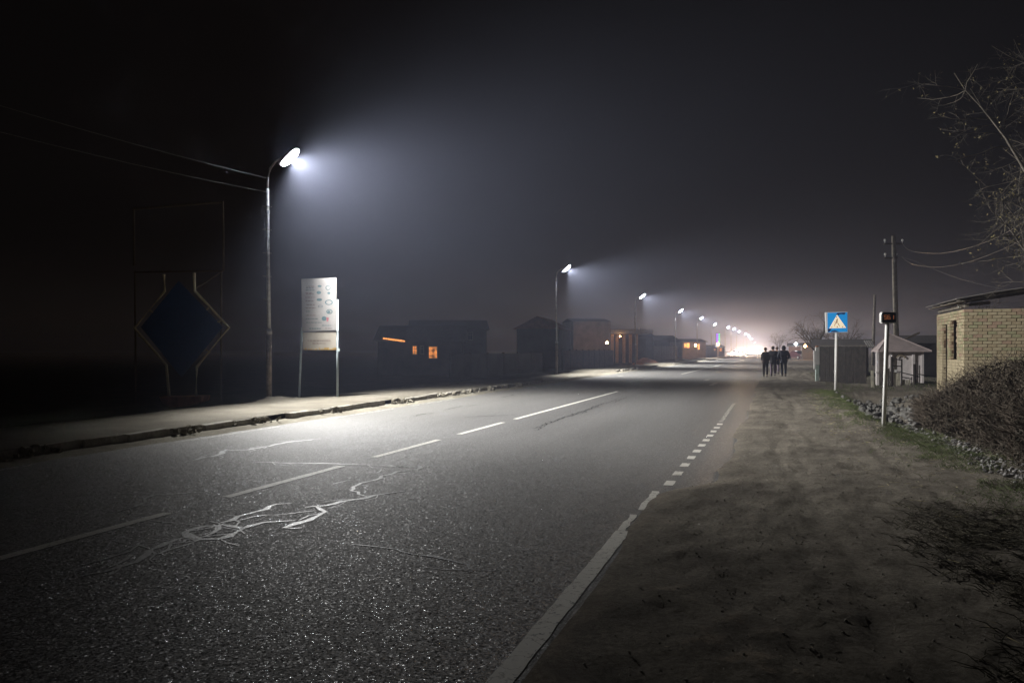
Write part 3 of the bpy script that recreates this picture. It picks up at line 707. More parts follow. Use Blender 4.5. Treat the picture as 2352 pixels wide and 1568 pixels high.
# ------------------------------------------------------------------ the brick house
def brick_house():
    X0, Y0 = 5.67, 28.6; LY, LX = 4.35, 5.8
    base = Vector((X0, Y0, 0))
    r = empty('brick_house', base, 0, 'unfinished pale brick house with empty window openings and a thin sheet roof', 'house')
    bm = [mat('pale_brick', (.44, .37, .24), rough=.9, var=.16, scale=3, bump=.4, bscale=30), mat('buff_brick', (.37, .30, .19), rough=.9, var=.2, scale=3, bump=.4, bscale=30),
          mat('reddish_brick', (.38, .27, .19), rough=.9, var=.2, scale=3, bump=.4, bscale=30), mat('greenish_brick', (.34, .32, .19), rough=.9, var=.2, scale=3, bump=.4, bscale=30)]
    meshes = []
    for L_ in (.25, .12):
        row = []
        for m in bm:
            q = MB(); q.box((0, 0, 0), (L_, .12, .088), j=.003); o = q.build('tmp', m, bevel=.006); row.append(o.data); bpy.data.objects.remove(o)
        meshes.append(row)
    mort = mat('mortar', (.11, .07, .04), rough=1, var=.2, scale=8)
    # openings: (y0, y1, z0, z1) on the left wall
    ops = [(1.07, 2.12, 1.30, 2.53), (2.58, 3.42, .2, 2.50)]
    pieces = []
    for c in range(29):
        z = .05 + c * .0985
        if z > 2.92: break
        sh = .13 * (c % 2)
        # front wall (faces the camera)
        x = 0.
        ln = .25 if c % 2 == 0 else .12
        while x < LX:
            top = z > 2.86 and x < .75
            hole = (2.30 < z < 2.36 and 2.15 < x < 3.4) and random.random() < .75
            if not top and not hole: pieces.append((ln, X0 + x + ln / 2, Y0, z, 0))
            x += ln + .012; ln = .25
        # left wall (faces the road)
        cuts = [(.125, LY)]
        for a, b_, z0, z1 in ops:
            if z0 < z < z1: cuts = [q_ for u, v_ in cuts for q_ in ((u, min(v_, a)), (max(u, b_), v_)) if q_[1] - q_[0] > .05]
        for u, v_ in cuts:
            y = u; ln = .12 if c % 2 == 0 else .25
            while y < v_ - .03 and z < 2.86:
                l2 = min(ln, v_ - y); pieces.append((l2, X0 + .06, Y0 + y + l2 / 2, z, 1)); y += l2 + .012; ln = .25
    # largest on screen first: those above the thicket
    def score(p): return (p[3] > 1.30) * 10 - (p[1] - X0) * (p[4] == 0)
    pieces.sort(key=score, reverse=True)
    pieces = [p for p in pieces]
    rest = MB()
    for i, (ln, x, y, z, side) in enumerate(pieces):
        if side: x -= 0
        k = random.choices((0, 1, 2, 3), (5, 3, 1, 2))[0]
        if i < 300:
            o = link('brick', meshes[0 if ln > .2 else 1][k], r); o.scale = (ln / (.25 if ln > .2 else .12), 1, 1)
            o.location = Vector((x + (0 if not side else 0) + random.uniform(-.003, .003), y + random.uniform(-.003, .003) + (.06 if not side else 0), z)) - base
            o.rotation_euler = (random.uniform(-.01, .01), random.uniform(-.01, .01), (math.pi / 2 if side else 0) + random.uniform(-.012, .012))
        else:
            rest.box((x, y + (.06 if not side else 0), z), (ln, .12, .088), math.pi / 2 if side else 0, j=.003)
    tag(rest.build('brick', bm[0], r, base), kind='stuff')
    # mortar core, set back from the brick faces
    q = MB(); q.box((X0 + .1 + LX / 2, Y0 + .085, 1.42), (LX - .15, .07, 2.80)); q.build('mortar', mort, r, base)
    q = MB()
    segs = [(.13, 1.07, 0, 2.82), (1.07, 2.12, 0, 1.28), (1.07, 2.12, 2.55, 2.82), (2.12, 2.58, 0, 2.82), (2.58, 3.42, 2.52, 2.82), (3.42, 4.33, 0, 2.82)]
    for a, b_, z0, z1 in segs: q.box((X0 + .085, Y0 + (a + b_) / 2, (z0 + z1) / 2), (.07, b_ - a - .004, z1 - z0))
    q.build('mortar', mort, r, base)
    # back and right walls, and the inner wall one sees through the opening
    q = MB(); q.box((X0 + LX / 2, Y0 + LY, 1.4), (LX, .12, 2.8)); q.box((X0 + LX, Y0 + LY / 2, 1.4), (.12, LY - .2, 2.8)); q.build('wall', bm[1], r, base)
    q = MB()
    for c in range(8):
        z = 1.80 + c * .0985
        for k in range(8): q.box((X0 + .46, Y0 + 1.18 + k * .262 + (.13 if c % 2 else 0), z), (.12, .25, .088), j=.004)
    tag(q.build('inner_wall', bm[2], r, base), kind='stuff')
    q = MB(); q.box((X0 + .30, Y0 + 1.6, 1.33), (.2, 1.0, .06)); q.build('sill', bm[0], r, base)
    # sheet roof rising to the right
    prof = [(5.37, 3.14), (6.45, 3.34), (8.4, 3.62), (11.8, 3.98)]
    for (xa, za), (xb, zb) in zip(prof[:-1], prof[1:]):
        q = MB(); v = []
        for x, z in ((xa, za), (xb - .01, zb)):
            for y in (28.05, 33.4): v += [(x, y, z), (x, y, z + .02)]
        q.add(v, [(0, 2, 6, 4), (1, 5, 7, 3), (0, 4, 5, 1), (2, 3, 7, 6), (0, 1, 3, 2), (4, 6, 7, 5)]); q.build('roof_sheet', SLATE, r, base)
    for k, y in enumerate((28.3, 29.6, 30.9, 32.4)):
        q = MB()
        for (xa, za), (xb, zb) in zip(prof[:-1], prof[1:]):
            q.tube([(xa + .05, y, za - .06), (xb, y, zb - .06)], .04, 5)
        q.build('rafter', GREYWOOD, r, base)
    q = MB()
    for k in range(5): q.box((5.45 + k * .16, 30.6, 3.06 + k * .028), (.11, 4.7, .02)); 
    q.build('soffit_board', GREYWOOD, r, base)
    q = MB(); q.box((5.74, 30.7, 2.97), (.11, 4.3, .12)); q.box((6.0, 28.9, 3.02), (.9, .12, .10), ry=-.1); q.build('roof_beam', GREYWOOD, r, base)
brick_house()

# ------------------------------------------------------------------ kiosk, tumbledown gate, fence, sheds
def kiosk():
    d = 36.0; base = P(2060, 889, d); base.z = 0
    r = empty('kiosk', base, 0, 'small white kiosk with a pyramid roof behind the broken gate', 'kiosk')
    wall = mat('whitewashed_wall', (.82, .76, .74), rough=.9, var=.18, scale=1.5, bump=.3)
    roofm = mat('pinkish_roof', (.60, .50, .48), rough=.85, var=.18, scale=2, bump=.3)
    def Q(x, y, dd=0): return P(x, y, d + dd)
    def top(x, y, dd): p = P(x, y, d + dd); return p
    fl, fm, fr_ = (2013, 0.9), (2026, 0), (2120, 0)
    def wp(x, dd, zz): p = P(x, 800, d + dd); p.z = zz; return p
    q = MB()
    A = [wp(2011, .9, 0), wp(2014, .1, 0), wp(2120, 0, 0), wp(2121, 2.2, 0), wp(2014, 2.4, 0)]
    B = [Vector((p.x, p.y, 1.58)) for p in A]; n = 5
    q.add(A + B, [(i, (i + 1) % n, n + (i + 1) % n, n + i) for i in range(n)] + [tuple(range(n, 2 * n))]); q.build('wall', wall, r, base)
    # corner posts
    for x, dd in ((2015.5, -.03), (2046, -.06), (2098, -.06), (2118.5, -.05)):
        q = MB(); p = wp(x, dd, .78); q.box(p, (.10, .07, 1.56), TH); q.build('post', wall, r, base)
    q = MB(); q.box(wp(2014, -.1, .62), (.12, .12, .05), TH); q.build('ledge', wall, r, base)
    e = [Q(2001, 806.8, .9), Q(2017, 808, -.35), Q(2140.5, 806.5, -.35), Q(2137, 806, 2.6), Q(2010, 806.4, 2.6)]
    for p in e: p.z = 1.545
    ap = Q(2044, 766, 1.0)
    q = MB(); n = 5; lowr = [p - Vector((0, 0, .035)) for p in e]
    for i in range(n): pass
    q.add(e + [ap] + lowr, [(i, (i + 1) % n, n) for i in range(n)] + [(i, n + 1 + i, n + 1 + (i + 1) % n, (i + 1) % n) for i in range(n)] + [tuple(n + 1 + i for i in range(n - 1, -1, -1))])
    q.build('roof', roofm, r, base)
    q = MB()
    for p in e[:4]: q.tube([p + Vector((0, 0, .012)), ap], .018, 5)
    q.build('roof_seam', roofm, r, base)
    q = MB()                                                        # curved opening trim, faint
    q.tube([P(2069 + 10 * math.cos(a), 823 - 7 * math.sin(a), d - .04) for a in np.linspace(0, math.pi, 9)], .03, 5)
    q.build('arch_trim', M('tan_trim', (.36, .30, .20)), r, base)
kiosk()
def gate():
    d = 34.6; base = P(2070, 889, d); base.z = 0
    r = empty('broken_gate', base, 0, 'tumbledown wooden gate of dark posts and pale boards in front of the kiosk', 'gate')
    def Q(x, y, dd=0): return P(x, y, d + dd)
    Zm = lambda x, y: ((x / 5.227 + 2150) / 1.102, (y / 5.227 + 800) / 1.102)
    for x, y0, y1, w in ((562, 535, 935, .11), (520, 690, 935, .09), (692, 565, 935, .08), (826, 800, 935, .05), (862, 632, 880, .13), (928, 650, 840, .05)):
        q = MB(); a = Q(*Zm(x, y0)); b = Q(*Zm(x, y1)); b.z = 0; q.tube([a, b], w / 2.3, 6); q.build('post', DARK, r, base)
    for x0, y0, x1, y1 in ((565, 560, 700, 585), (580, 655, 700, 665), (560, 730, 690, 735), (690, 745, 920, 800), (700, 805, 830, 830), (915, 765, 1000, 785)):
        q = MB(); q.tube([Q(*Zm(x0, y0), -.06), Q(*Zm(x1, y1), -.06)], .022, 5); q.build('rail', DARK, r, base)
    pale = mat('weathered_board', (.46, .43, .34), rough=.9, var=.3, scale=4, bump=.3)
    for k, (x0, x1, y0) in enumerate(((535, 555, 730), (590, 632, 745), (634, 672, 748), (702, 738, 838), (742, 772, 845), (778, 808, 840), (840, 862, 845), (866, 895, 838), (285, 318, 720))):
        q = MB(); a = Q(*Zm((x0 + x1) / 2, y0), .05); wdt = (x1 - x0) / 5.227 / 1.102 / F * d
        q.box((a.x, a.y, a.z / 2), (wdt * .94, .03, a.z), TH, j=.006); q.build('board', pale, r, base)
    q = MB(); q.box(Q(*Zm(612, 722), -.12), (.09, .02, .11), TH); o = q.build('white_plate', M('white_plate', (.8, .8, .76)), r, base)
gate()
def plank_fence():
    a = G(1884, 878); b = P(1992, 886, 37.5); a.z = b.z = 0
    r = empty('plank_fence', a, 0, 'dark brown plank fence between the white post and the kiosk', 'fence')
    dr = (b - a); L_ = dr.length; dr.normalize(); ang = math.atan2(dr.y, dr.x)
    n = int(L_ / .135)
    for k in range(n):
        p = a + dr * (k + .5) * .135; q = MB(); h = 1.74 + random.uniform(-.02, .02)
        q.box((p.x, p.y, h / 2), (.125, .025, h), ang, j=.004); q.build('plank', DARK, r, a)
    for z in (.4, 1.5):
        q = MB(); m = (a + b) / 2 + Vector((-dr.y, dr.x, 0)) * .04; q.box((m.x, m.y, z), (L_, .04, .08), ang); q.build('rail', DARK, r, a)
    q = MB(); m = (a + b) / 2; q.box((m.x, m.y, 1.79), (L_, .09, .03), ang); q.build('cap_rail', GREYWOOD, r, a)
    p = G(1877, 877)
    q = MB(); q.box((p.x, p.y, .42), (.17, .12, .84), TH, j=.004); o = q.build('fence_post', M('greenish_white', (.46, .56, .50), rough=.7, var=.2, scale=4), None, p)
    tag(o, 'pale post with a greenish foot at the left end of the dark plank fence', 'post')
    q = MB(); q.box((p.x, p.y, 1.29), (.18, .13, .88), TH, j=.004); q.build('upper_post', WHITEPIPE, o, p).location = -Vector((0, 0, 0))
    q = MB(); q.box((p.x - .12, p.y - .02, 1.1), (.08, .08, .9), TH); q.build('side_post', WHITEPIPE, o, p)
    q = MB(); q.tube([(p.x, p.y, 1.73), (p.x, p.y, 1.80)], [.09, .06], 8); q.build('post_cap', M('rust_cap', (.5, .22, .10)), o, p)
plank_fence()
def house(xl, xr, d, ye, yr, depth, label, wallm, roofm, rot=0., ridge='x', wins=(), over=.3, name='house', lit=GLASS_LIT):
    """a low house whose front stands at depth d between two frame columns; eave and ridge heights given as rows"""
    a = P(xl, 803, d); b = P(xr, 803, d); a.z = b.z = 0; w = (b - a).length; base = (a + b) / 2
    ze = H + (HY - ye) / F * d; zr = H + (HY - yr) / F * (d + depth / 2)
    r = empty(name, base, TH + rot, label, 'house' if name == 'house' else name.split('_')[-1])
    q = MB(); q.box((0, depth / 2, ze / 2 - .2), (w, depth, ze + .4)); q.build('wall', wallm, r)
    q = MB(); o = over
    if ridge == 'x':
        v = [(-w / 2 - o, -o, ze), (w / 2 + o, -o, ze), (w / 2 + o, depth + o, ze), (-w / 2 - o, depth + o, ze), (-w / 2 - o, depth / 2, zr), (w / 2 + o, depth / 2, zr)]
        f = [(0, 1, 5, 4), (2, 3, 4, 5), (0, 4, 3), (1, 2, 5), (0, 3, 2, 1)]
    else:
        v = [(-w / 2 - o, -o, ze), (w / 2 + o, -o, ze), (w / 2 + o, depth + o, ze), (-w / 2 - o, depth + o, ze), (0, -o, zr), (0, depth + o, zr)]
        f = [(0, 4, 5, 3), (1, 2, 5, 4), (0, 1, 4), (2, 3, 5), (0, 3, 2, 1)]
    q.add(v, f); q.build('roof', roofm, r)
    for x0, y0, x1, y1, k in wins:
        cx_ = ((x0 + x1) / 2 - CX) / F * d - ((xl + xr) / 2 - CX) / F * d; ww = (x1 - x0) / F * d; hh = (y1 - y0) / F * d; zc = H + (HY - (y0 + y1) / 2) / F * d
        q = MB(); t_ = .05
        q.box((cx_ - ww / 2 - t_ / 2, -.03, zc), (t_, .06, hh + 2 * t_)); q.box((cx_ + ww / 2 + t_ / 2, -.03, zc), (t_, .06, hh + 2 * t_))
        q.box((cx_, -.03, zc + hh / 2 + t_ / 2), (ww, .06, t_)); q.box((cx_, -.03, zc - hh / 2 - t_ / 2), (ww, .06, t_)); q.box((cx_, -.03, zc + hh * .18), (ww, .04, t_ * .7)); q.box((cx_, -.032, zc), (t_ * .6, .04, hh))
        fo = q.build('window', GREYWOOD, r)
        q = MB(); q.box((cx_, -.012, zc), (ww, .015, hh)); q.build('pane', lit if k else M('dark_glass', (.02, .03, .035), rough=.15), fo)
    return r
def point(name, p, power, col=(1, .48, .16), rad=.1, parent=None):
    ld = bpy.data.lights.new(name, 'POINT'); ld.energy = power; ld.color = col; ld.shadow_soft_size = rad
    o = bpy.data.objects.new(name, ld); COL.objects.link(o); o.location = p
    if parent: o.parent = parent
    return o
def bulb(p, power, label, col=(1, .50, .18), r=.14, drop=None, cat='lamp', pole=False, name='wall_lamp'):
    """a lit globe lamp on a bracket or on its own pole"""
    b = Vector((p.x, p.y, 0)) if pole else p
    t_ = empty(name, b, 0, label, cat)
    q = MB(); q.ball(p, r, 10, 6); q.build('globe', mat('lit_globe', (.9, .8, .7), emis=col, estr=90), t_, b, smooth=True)
    if pole: q = MB(); q.tube([b, p - Vector((0, 0, r))], .05, 8); q.build('pole', RUSTY, t_, b)
    else: q = MB(); q.tube([p + Vector((0, 0, r * .8)), p + Vector((0, 0, r + .25)), p + CF * .5 + Vector((0, 0, r + .25))], .025, 6); q.build('bracket', RUSTY, t_, b)
    o = point('lamp_glow', (p - b) - CF * (r + .12), power, col, .06, t_)
    return t_
dkw = mat('dark_plaster', (.055, .05, .048), rough=.95, var=.3, scale=1, bump=.3)
tan = mat('tan_plaster', (.17, .14, .11), rough=.95, var=.25, scale=1, bump=.3)
dkr = mat('dark_roof', (.06, .052, .05), rough=.9, var=.3)
lit_roof = mat('orange_lit_roof', (.13, .06, .04), rough=.9, var=.3, scale=3)  # orange lamplight put into the roof colour
redw = mat('reddish_fence', (.08, .045, .035), rough=.95, var=.4, scale=2, bump=.3)
h1 = house(868, 1060, 55, 783, 748, 7, 'dark low house with two small orange lit windows left of the second lamp', dkw, dkr, .04,
      wins=((948.5, 795, 957, 813, 1), (966, 795, 972, 812, 0), (985.5, 796.5, 1003.5, 822, 1)))
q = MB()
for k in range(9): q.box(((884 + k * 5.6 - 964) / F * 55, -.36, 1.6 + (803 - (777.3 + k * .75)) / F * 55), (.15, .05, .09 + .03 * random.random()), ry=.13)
o = q.build('lit_eave', M('glowing_slats', (.3, .15, .05), emis=(1, .36, .09), estr=1.3, var=.5, scale=14), h1)  # slats emit their own glow in place of lamplight on the eave
house(945, 1118, 82, 757, 735, 9, 'tall dark house barely visible behind the low house with orange windows', dkw, dkr, .1, wins=((1010, 764, 1020, 780, 0), (1040, 764, 1050, 780, 0), (1075, 764, 1085, 780, 0)))
house(1186, 1284, 74, 755, 730, 8, 'dark house with a roof tinted lamplit orange just left of the second street lamp pole', dkw, lit_roof, -.2, 'y')
house(1316, 1404, 96, 738, 732, 6, 'tan flat-topped building lit orange at its foot beside the third street lamp', tan, dkr, .15, over=.1)
bulb(P(1394, 787, 93), 60, 'small orange lamp low on the tan building')
def canopy():
    d = 100; base = P(1445, 803, d); base.z = 0
    r = empty('canopy', base, TH, 'pale flat canopy on brown columns behind the third street lamp', 'canopy')
    s = d / F
    q = MB(); q.box((0, 1.5, H + (803 - 762) * s), (104 * s, 5, 9 * s)); q.build('roof_slab', M('pale_slab', (.34, .33, .31)), r)
    for x in (1407, 1418, 1434, 1449, 1463):
        q = MB(); h = H + (803 - 767) * s; q.box(((x - 1445) * s, .4, h / 2), (.34, .34, h)); q.build('column', M('brown_column', (.34, .22, .13)), r)
    q = MB(); q.box((0, 3.2, 1.5), (96 * s, .2, 3.0)); q.build('back_wall', dkw, r)
    q = MB(); q.tube([(1.2, 0, 3.9), (1.2, 0, 4.3)], .05, 6); q.build('vent', WHITEPIPE, r)
canopy()
bulb(P(1424, 772.5, 99), 22, 'added orange lamp under the pale canopy, behind its columns', r=.08)  # unseen source, added to warm the columns
def wall_thing(xl, xr, d0, d1, h, label, m, name='garden_wall'):
    a = P(xl, 803, d0); b = P(xr, 803, d1); a.z = b.z = 0; r = empty(name, a, 0, label, 'wall')
    dr = b - a; L_ = dr.length; dr.normalize(); ang = math.atan2(dr.y, dr.x); n = max(2, int(L_ / 2.5)); s = L_ / n
    for k in range(n):
        p = a + dr * (k + .5) * s; q = MB(); q.box((p.x, p.y, h / 2 - .05), (s - .12, .08, h + .1 + random.uniform(-.03, .03)), ang); q.build('panel', m, r, a)
        p = a + dr * k * s; q = MB(); q.box((p.x, p.y, h / 2), (.12, .12, h + .15), ang); q.build('post', DARK, r, a)
    return r
wall_thing(1292, 1408, 66, 88, 1.55, 'low dark reddish wall between the second and third street lamps', redw)
wall_thing(1035, 1246, 46, 62, 1.35, 'dark low wall in front of the orange-roofed house', dkw)
wall_thing(1500, 1556, 125, 150, 2.2, 'dark wall between the third and fourth street lamps', dkw)
# heap of red soil
def heap(c, rx, ry, h, m, name, label):
    xs_ = np.linspace(-1, 1, 26); X, Y = np.meshgrid(xs_, xs_); R_ = np.sqrt(X ** 2 + Y ** 2)
    Z = h * np.clip(1 - R_, 0, 1) ** .8 * (1 + .35 * fbm(X * 3 + 5, Y * 3, 4)) - .05
    V = np.stack([X * rx, Y * ry, Z], -1).reshape(-1, 3); i = np.arange(26 * 26).reshape(26, 26)
    f = np.stack([i[:-1, :-1], i[:-1, 1:], i[1:, 1:], i[1:, :-1]], -1).reshape(-1, 4)
    o = np_mesh(name, V, f, m); o.location = c; return tag(o, label, 'heap')
c = P(1484, 830, 92); c.z = 0; heap(c, 1.6, 1.2, .85, mat('red_soil', (.34, .17, .11), rough=.95, var=.3, scale=3), 'soil_heap', 'heap of reddish soil below the pale canopy')
c = P(1612, 817, 190); c.z = 0; heap(c, 2.6, 1.5, .7, M('red_soil', (1, 1, 1)), 'soil_heap', 'small far reddish heap at the kerb before the colourful sign')
# far shop with lamps
sh = house(1567, 1622, 150, 785, 778, 8, 'far shop with glowing orange windows left of the colourful sign', tan, dkr, .1, wins=((1570.5, 788, 1583, 798.5, 1), (1601, 790, 1607, 802, 1)), over=.4,
           lit=mat('shop_window_glow', (.3, .2, .1), emis=(1, .42, .10), estr=1.8, var=.4, scale=1.2))
bulb(P(1597.5, 793, 148), 110, 'bright orange lamp on the far shop front', r=.20)
def neon():
    d = 168; base = P(1649, 803, d); base.z = 0; s = d / F
    r = empty('neon_sign', base, TH, 'tall far sign with purple and green rows of lights above an orange lamp', 'sign')
    q = MB(); q.box((0, 0, H + 26 * s), (9 * s, .2, 25 * s)); q.build('sign_case', dkr, r)
    q = MB(); q.box((0, 0, .9), (.2, .2, 4.4)); q.build('post', RUSTY, r)
    pu = mat('purple_light', (.2, .1, .4), emis=(.30, .10, 1.0), estr=1.5, var=.2); gr = mat('green_light', (.1, .4, .2), emis=(.08, .85, .45), estr=1.4, var=.2)
    for k in range(5):
        z = H + (38 - 4.9 * k - 2.5) * s
        q = MB(); q.box((-1.9 * s, -.13, z), (4.1 * s, .06, 3.9 * s)); q.build('light_cell', pu, r)
        q = MB(); q.box((2.5 * s, -.13, z), (3.0 * s, .06, 3.4 * s)); q.build('light_cell', gr, r)
neon()
bulb(P(1649, 790.5, 167), 420, 'orange lamp under the far colourful sign', r=.26)
house(1632, 1664, 176, 797, 792, 7, 'far kiosk with two small warm windows under the colourful sign', dkw, dkr, 0, wins=((1640, 801, 1643, 805, 1), (1653, 799.5, 1658, 806, 1)))
house(1395, 1500, 118, 772, 756, 10, 'long dark house with a low roof behind the pale canopy', dkw, dkr, .1)
house(1505, 1560, 160, 782, 770, 10, 'dark far house between the third and fourth street lamps', dkw, dkr, .1)
# right side, far
house(1843, 1866, 128, 793, 787, 6, 'far house with an orange lit wall at the end of the plank fence', tan, dkr, -.33)
bulb(P(1849.5, 794.5, 125), 200, 'orange lamp on the far house right of the pedestrians', r=.19)
bulb(P(1827.5, 789.5, 150), 160, 'white lamp standing right of the pedestrians', col=(.9, 1, .97), r=.2, pole=True, name='yard_lamp')
house(1812, 1838, 150, 795, 788, 8, 'far reddish house behind the dark car, right of the pedestrians', M('reddish_plaster', (.30, .17, .13)), dkr, -.33)
house(1880, 1990, 47.5, 798, 779, 6, 'dark shed with a low roof behind the plank fence', dkw, dkr, -.37, name='shed')
q = MB()
for k in range(4):
    a = P(1985 + k * 5.0, 782, 46.0 - .2 * k); q.tube([a, a + CR * .22 - UP * .34], .035, 6)
tag(q.build('corrugated_sheet', M('grey_slate', (.42, .41, .40)), None), 'bit of corrugated grey roofing beside the kiosk roof', 'roofing')
house(2078, 2160, 44, 788, 770, 5, 'dark lean-to between the kiosk and the brick house', dkw, dkr, -.45, name='shed')
q = MB(); a = P(2073, 781, 42.5); b_ = P(2112, 764, 42.5); q.tube([a, b_], .05, 6)
tag(q.build('roof_pole', GREYWOOD), 'slanting grey pole lying on the dark lean-to beside the brick house', 'pole')

# ------------------------------------------------------------------ power poles and wires
def power_pole(x0, y0, x1, d, rad, label, arms=True):
    a = P(x0, y0, d); b = P(x1, 803, d); b.z = 0
    r = empty('power_pole', b, 0, label, 'utility pole', 'wooden power poles on the right')
    q = MB(); q.tube([b - UP * .1, a], [rad * 1.15, rad * .85], 10); q.build('pole', GREYWOOD, r, b, smooth=True)
    if arms:
        for dz, l, m_ in ((-.42, .50, 0), (-1.15, .34, -.15)):
            c = a + UP * dz + CR * m_
            q = MB(); q.box(c, (l * 2, .08, .09), TH, rx=0); q.build('crossarm', DARK, r, b)
            for sx in (-1, 1):
                q = MB(); p = c + CR * sx * (l - .05); q.tube([p, p + UP * .16], .015, 6); q.ball(p + UP * .19, .055, 8, 5, (1, 1, 1.2)); q.build('insulator', WHITEPIPE, r, b)
    return r
power_pole(2052.5, 541.5, 2061.5, 43, .125, 'tall wooden power pole with two crossarms behind the kiosk')
power_pole(2009.5, 677, 2004.5, 76, .13, 'smaller distant power pole left of the tall one', arms=False)
def wire(pts, label):
    P_ = [P(*p) for p in pts]; out = []
    for i in range(len(P_) - 1):
        p0 = P_[max(i - 1, 0)]; p1 = P_[i]; p2 = P_[i + 1]; p3 = P_[min(i + 2, len(P_) - 1)]
        for t_ in np.linspace(0, 1, 8, endpoint=False):
            out.append(.5 * ((2 * p1) + (p2 - p0) * t_ + (2 * p0 - 5 * p1 + 4 * p2 - p3) * t_ ** 2 + (3 * p1 - p0 - 3 * p2 + p3) * t_ ** 3))
    out.append(P_[-1]); q = MB(); q.tube(out, .011, 5)
    tag(q.build('power_line', CABLE), label, 'wire', 'wires of the tall power pole')
wire([(2071, 557, 43), (2090, 575, 39), (2150, 582, 34), (2218, 571, 29), (2290, 545, 25), (2352, 509, 22), (2480, 420, 18), (2620, 300, 15)], 'upper wire sagging from the tall power pole into the bare tree')
wire([(2071, 590, 43), (2095, 606, 39), (2150, 613.5, 34), (2218, 603, 29), (2290, 578, 25), (2352, 548, 22), (2480, 470, 18), (2620, 370, 15)], 'lower wire sagging from the tall power pole into the bare tree')
wire([(2071, 590, 43), (2110, 603, 42), (2170, 628, 40), (2240, 650, 36), (2330, 668, 33)], 'faint wire dropping from the tall power pole towards the brick house')

# ------------------------------------------------------------------ vegetation
def grow(paths, rads, start, dirn, length, rad, depth, wig=.25, droop=0., K=7):
    p = np.array(start, float); d = np.array(dirn, float); d /= np.linalg.norm(d); pts = [p.copy()]
    for k in range(K - 1):
        d = d + rng.normal(0, wig, 3) * .45 + np.array([0, 0, droop]); d /= np.linalg.norm(d)
        p = p + d * length / (K - 1); pts.append(p.copy())
    pts = np.array(pts); paths.append(pts); rads.append(np.linspace(rad, rad * .35, K))
    if depth > 0:
        n = rng.integers(4, 7)
        for _ in range(n):
            k = rng.integers(1, K - 1); t = pts[k + 1] - pts[k]; t /= np.linalg.norm(t)
            s = rng.normal(0, 1, 3); s -= t * s.dot(t); s /= np.linalg.norm(s)
            grow(paths, rads, pts[k], t * .65 + s * .8, length * rng.uniform(.35, .6), rad * .42, depth - 1, wig, droop * .6, K)
def resample(pts, K):
    pts = np.array([tuple(p) for p in pts]); s = np.concatenate([[0], np.cumsum(np.linalg.norm(np.diff(pts, axis=0), axis=1))])
    u = np.linspace(0, s[-1], K); return np.stack([np.interp(u, s, pts[:, i]) for i in range(3)], 1)
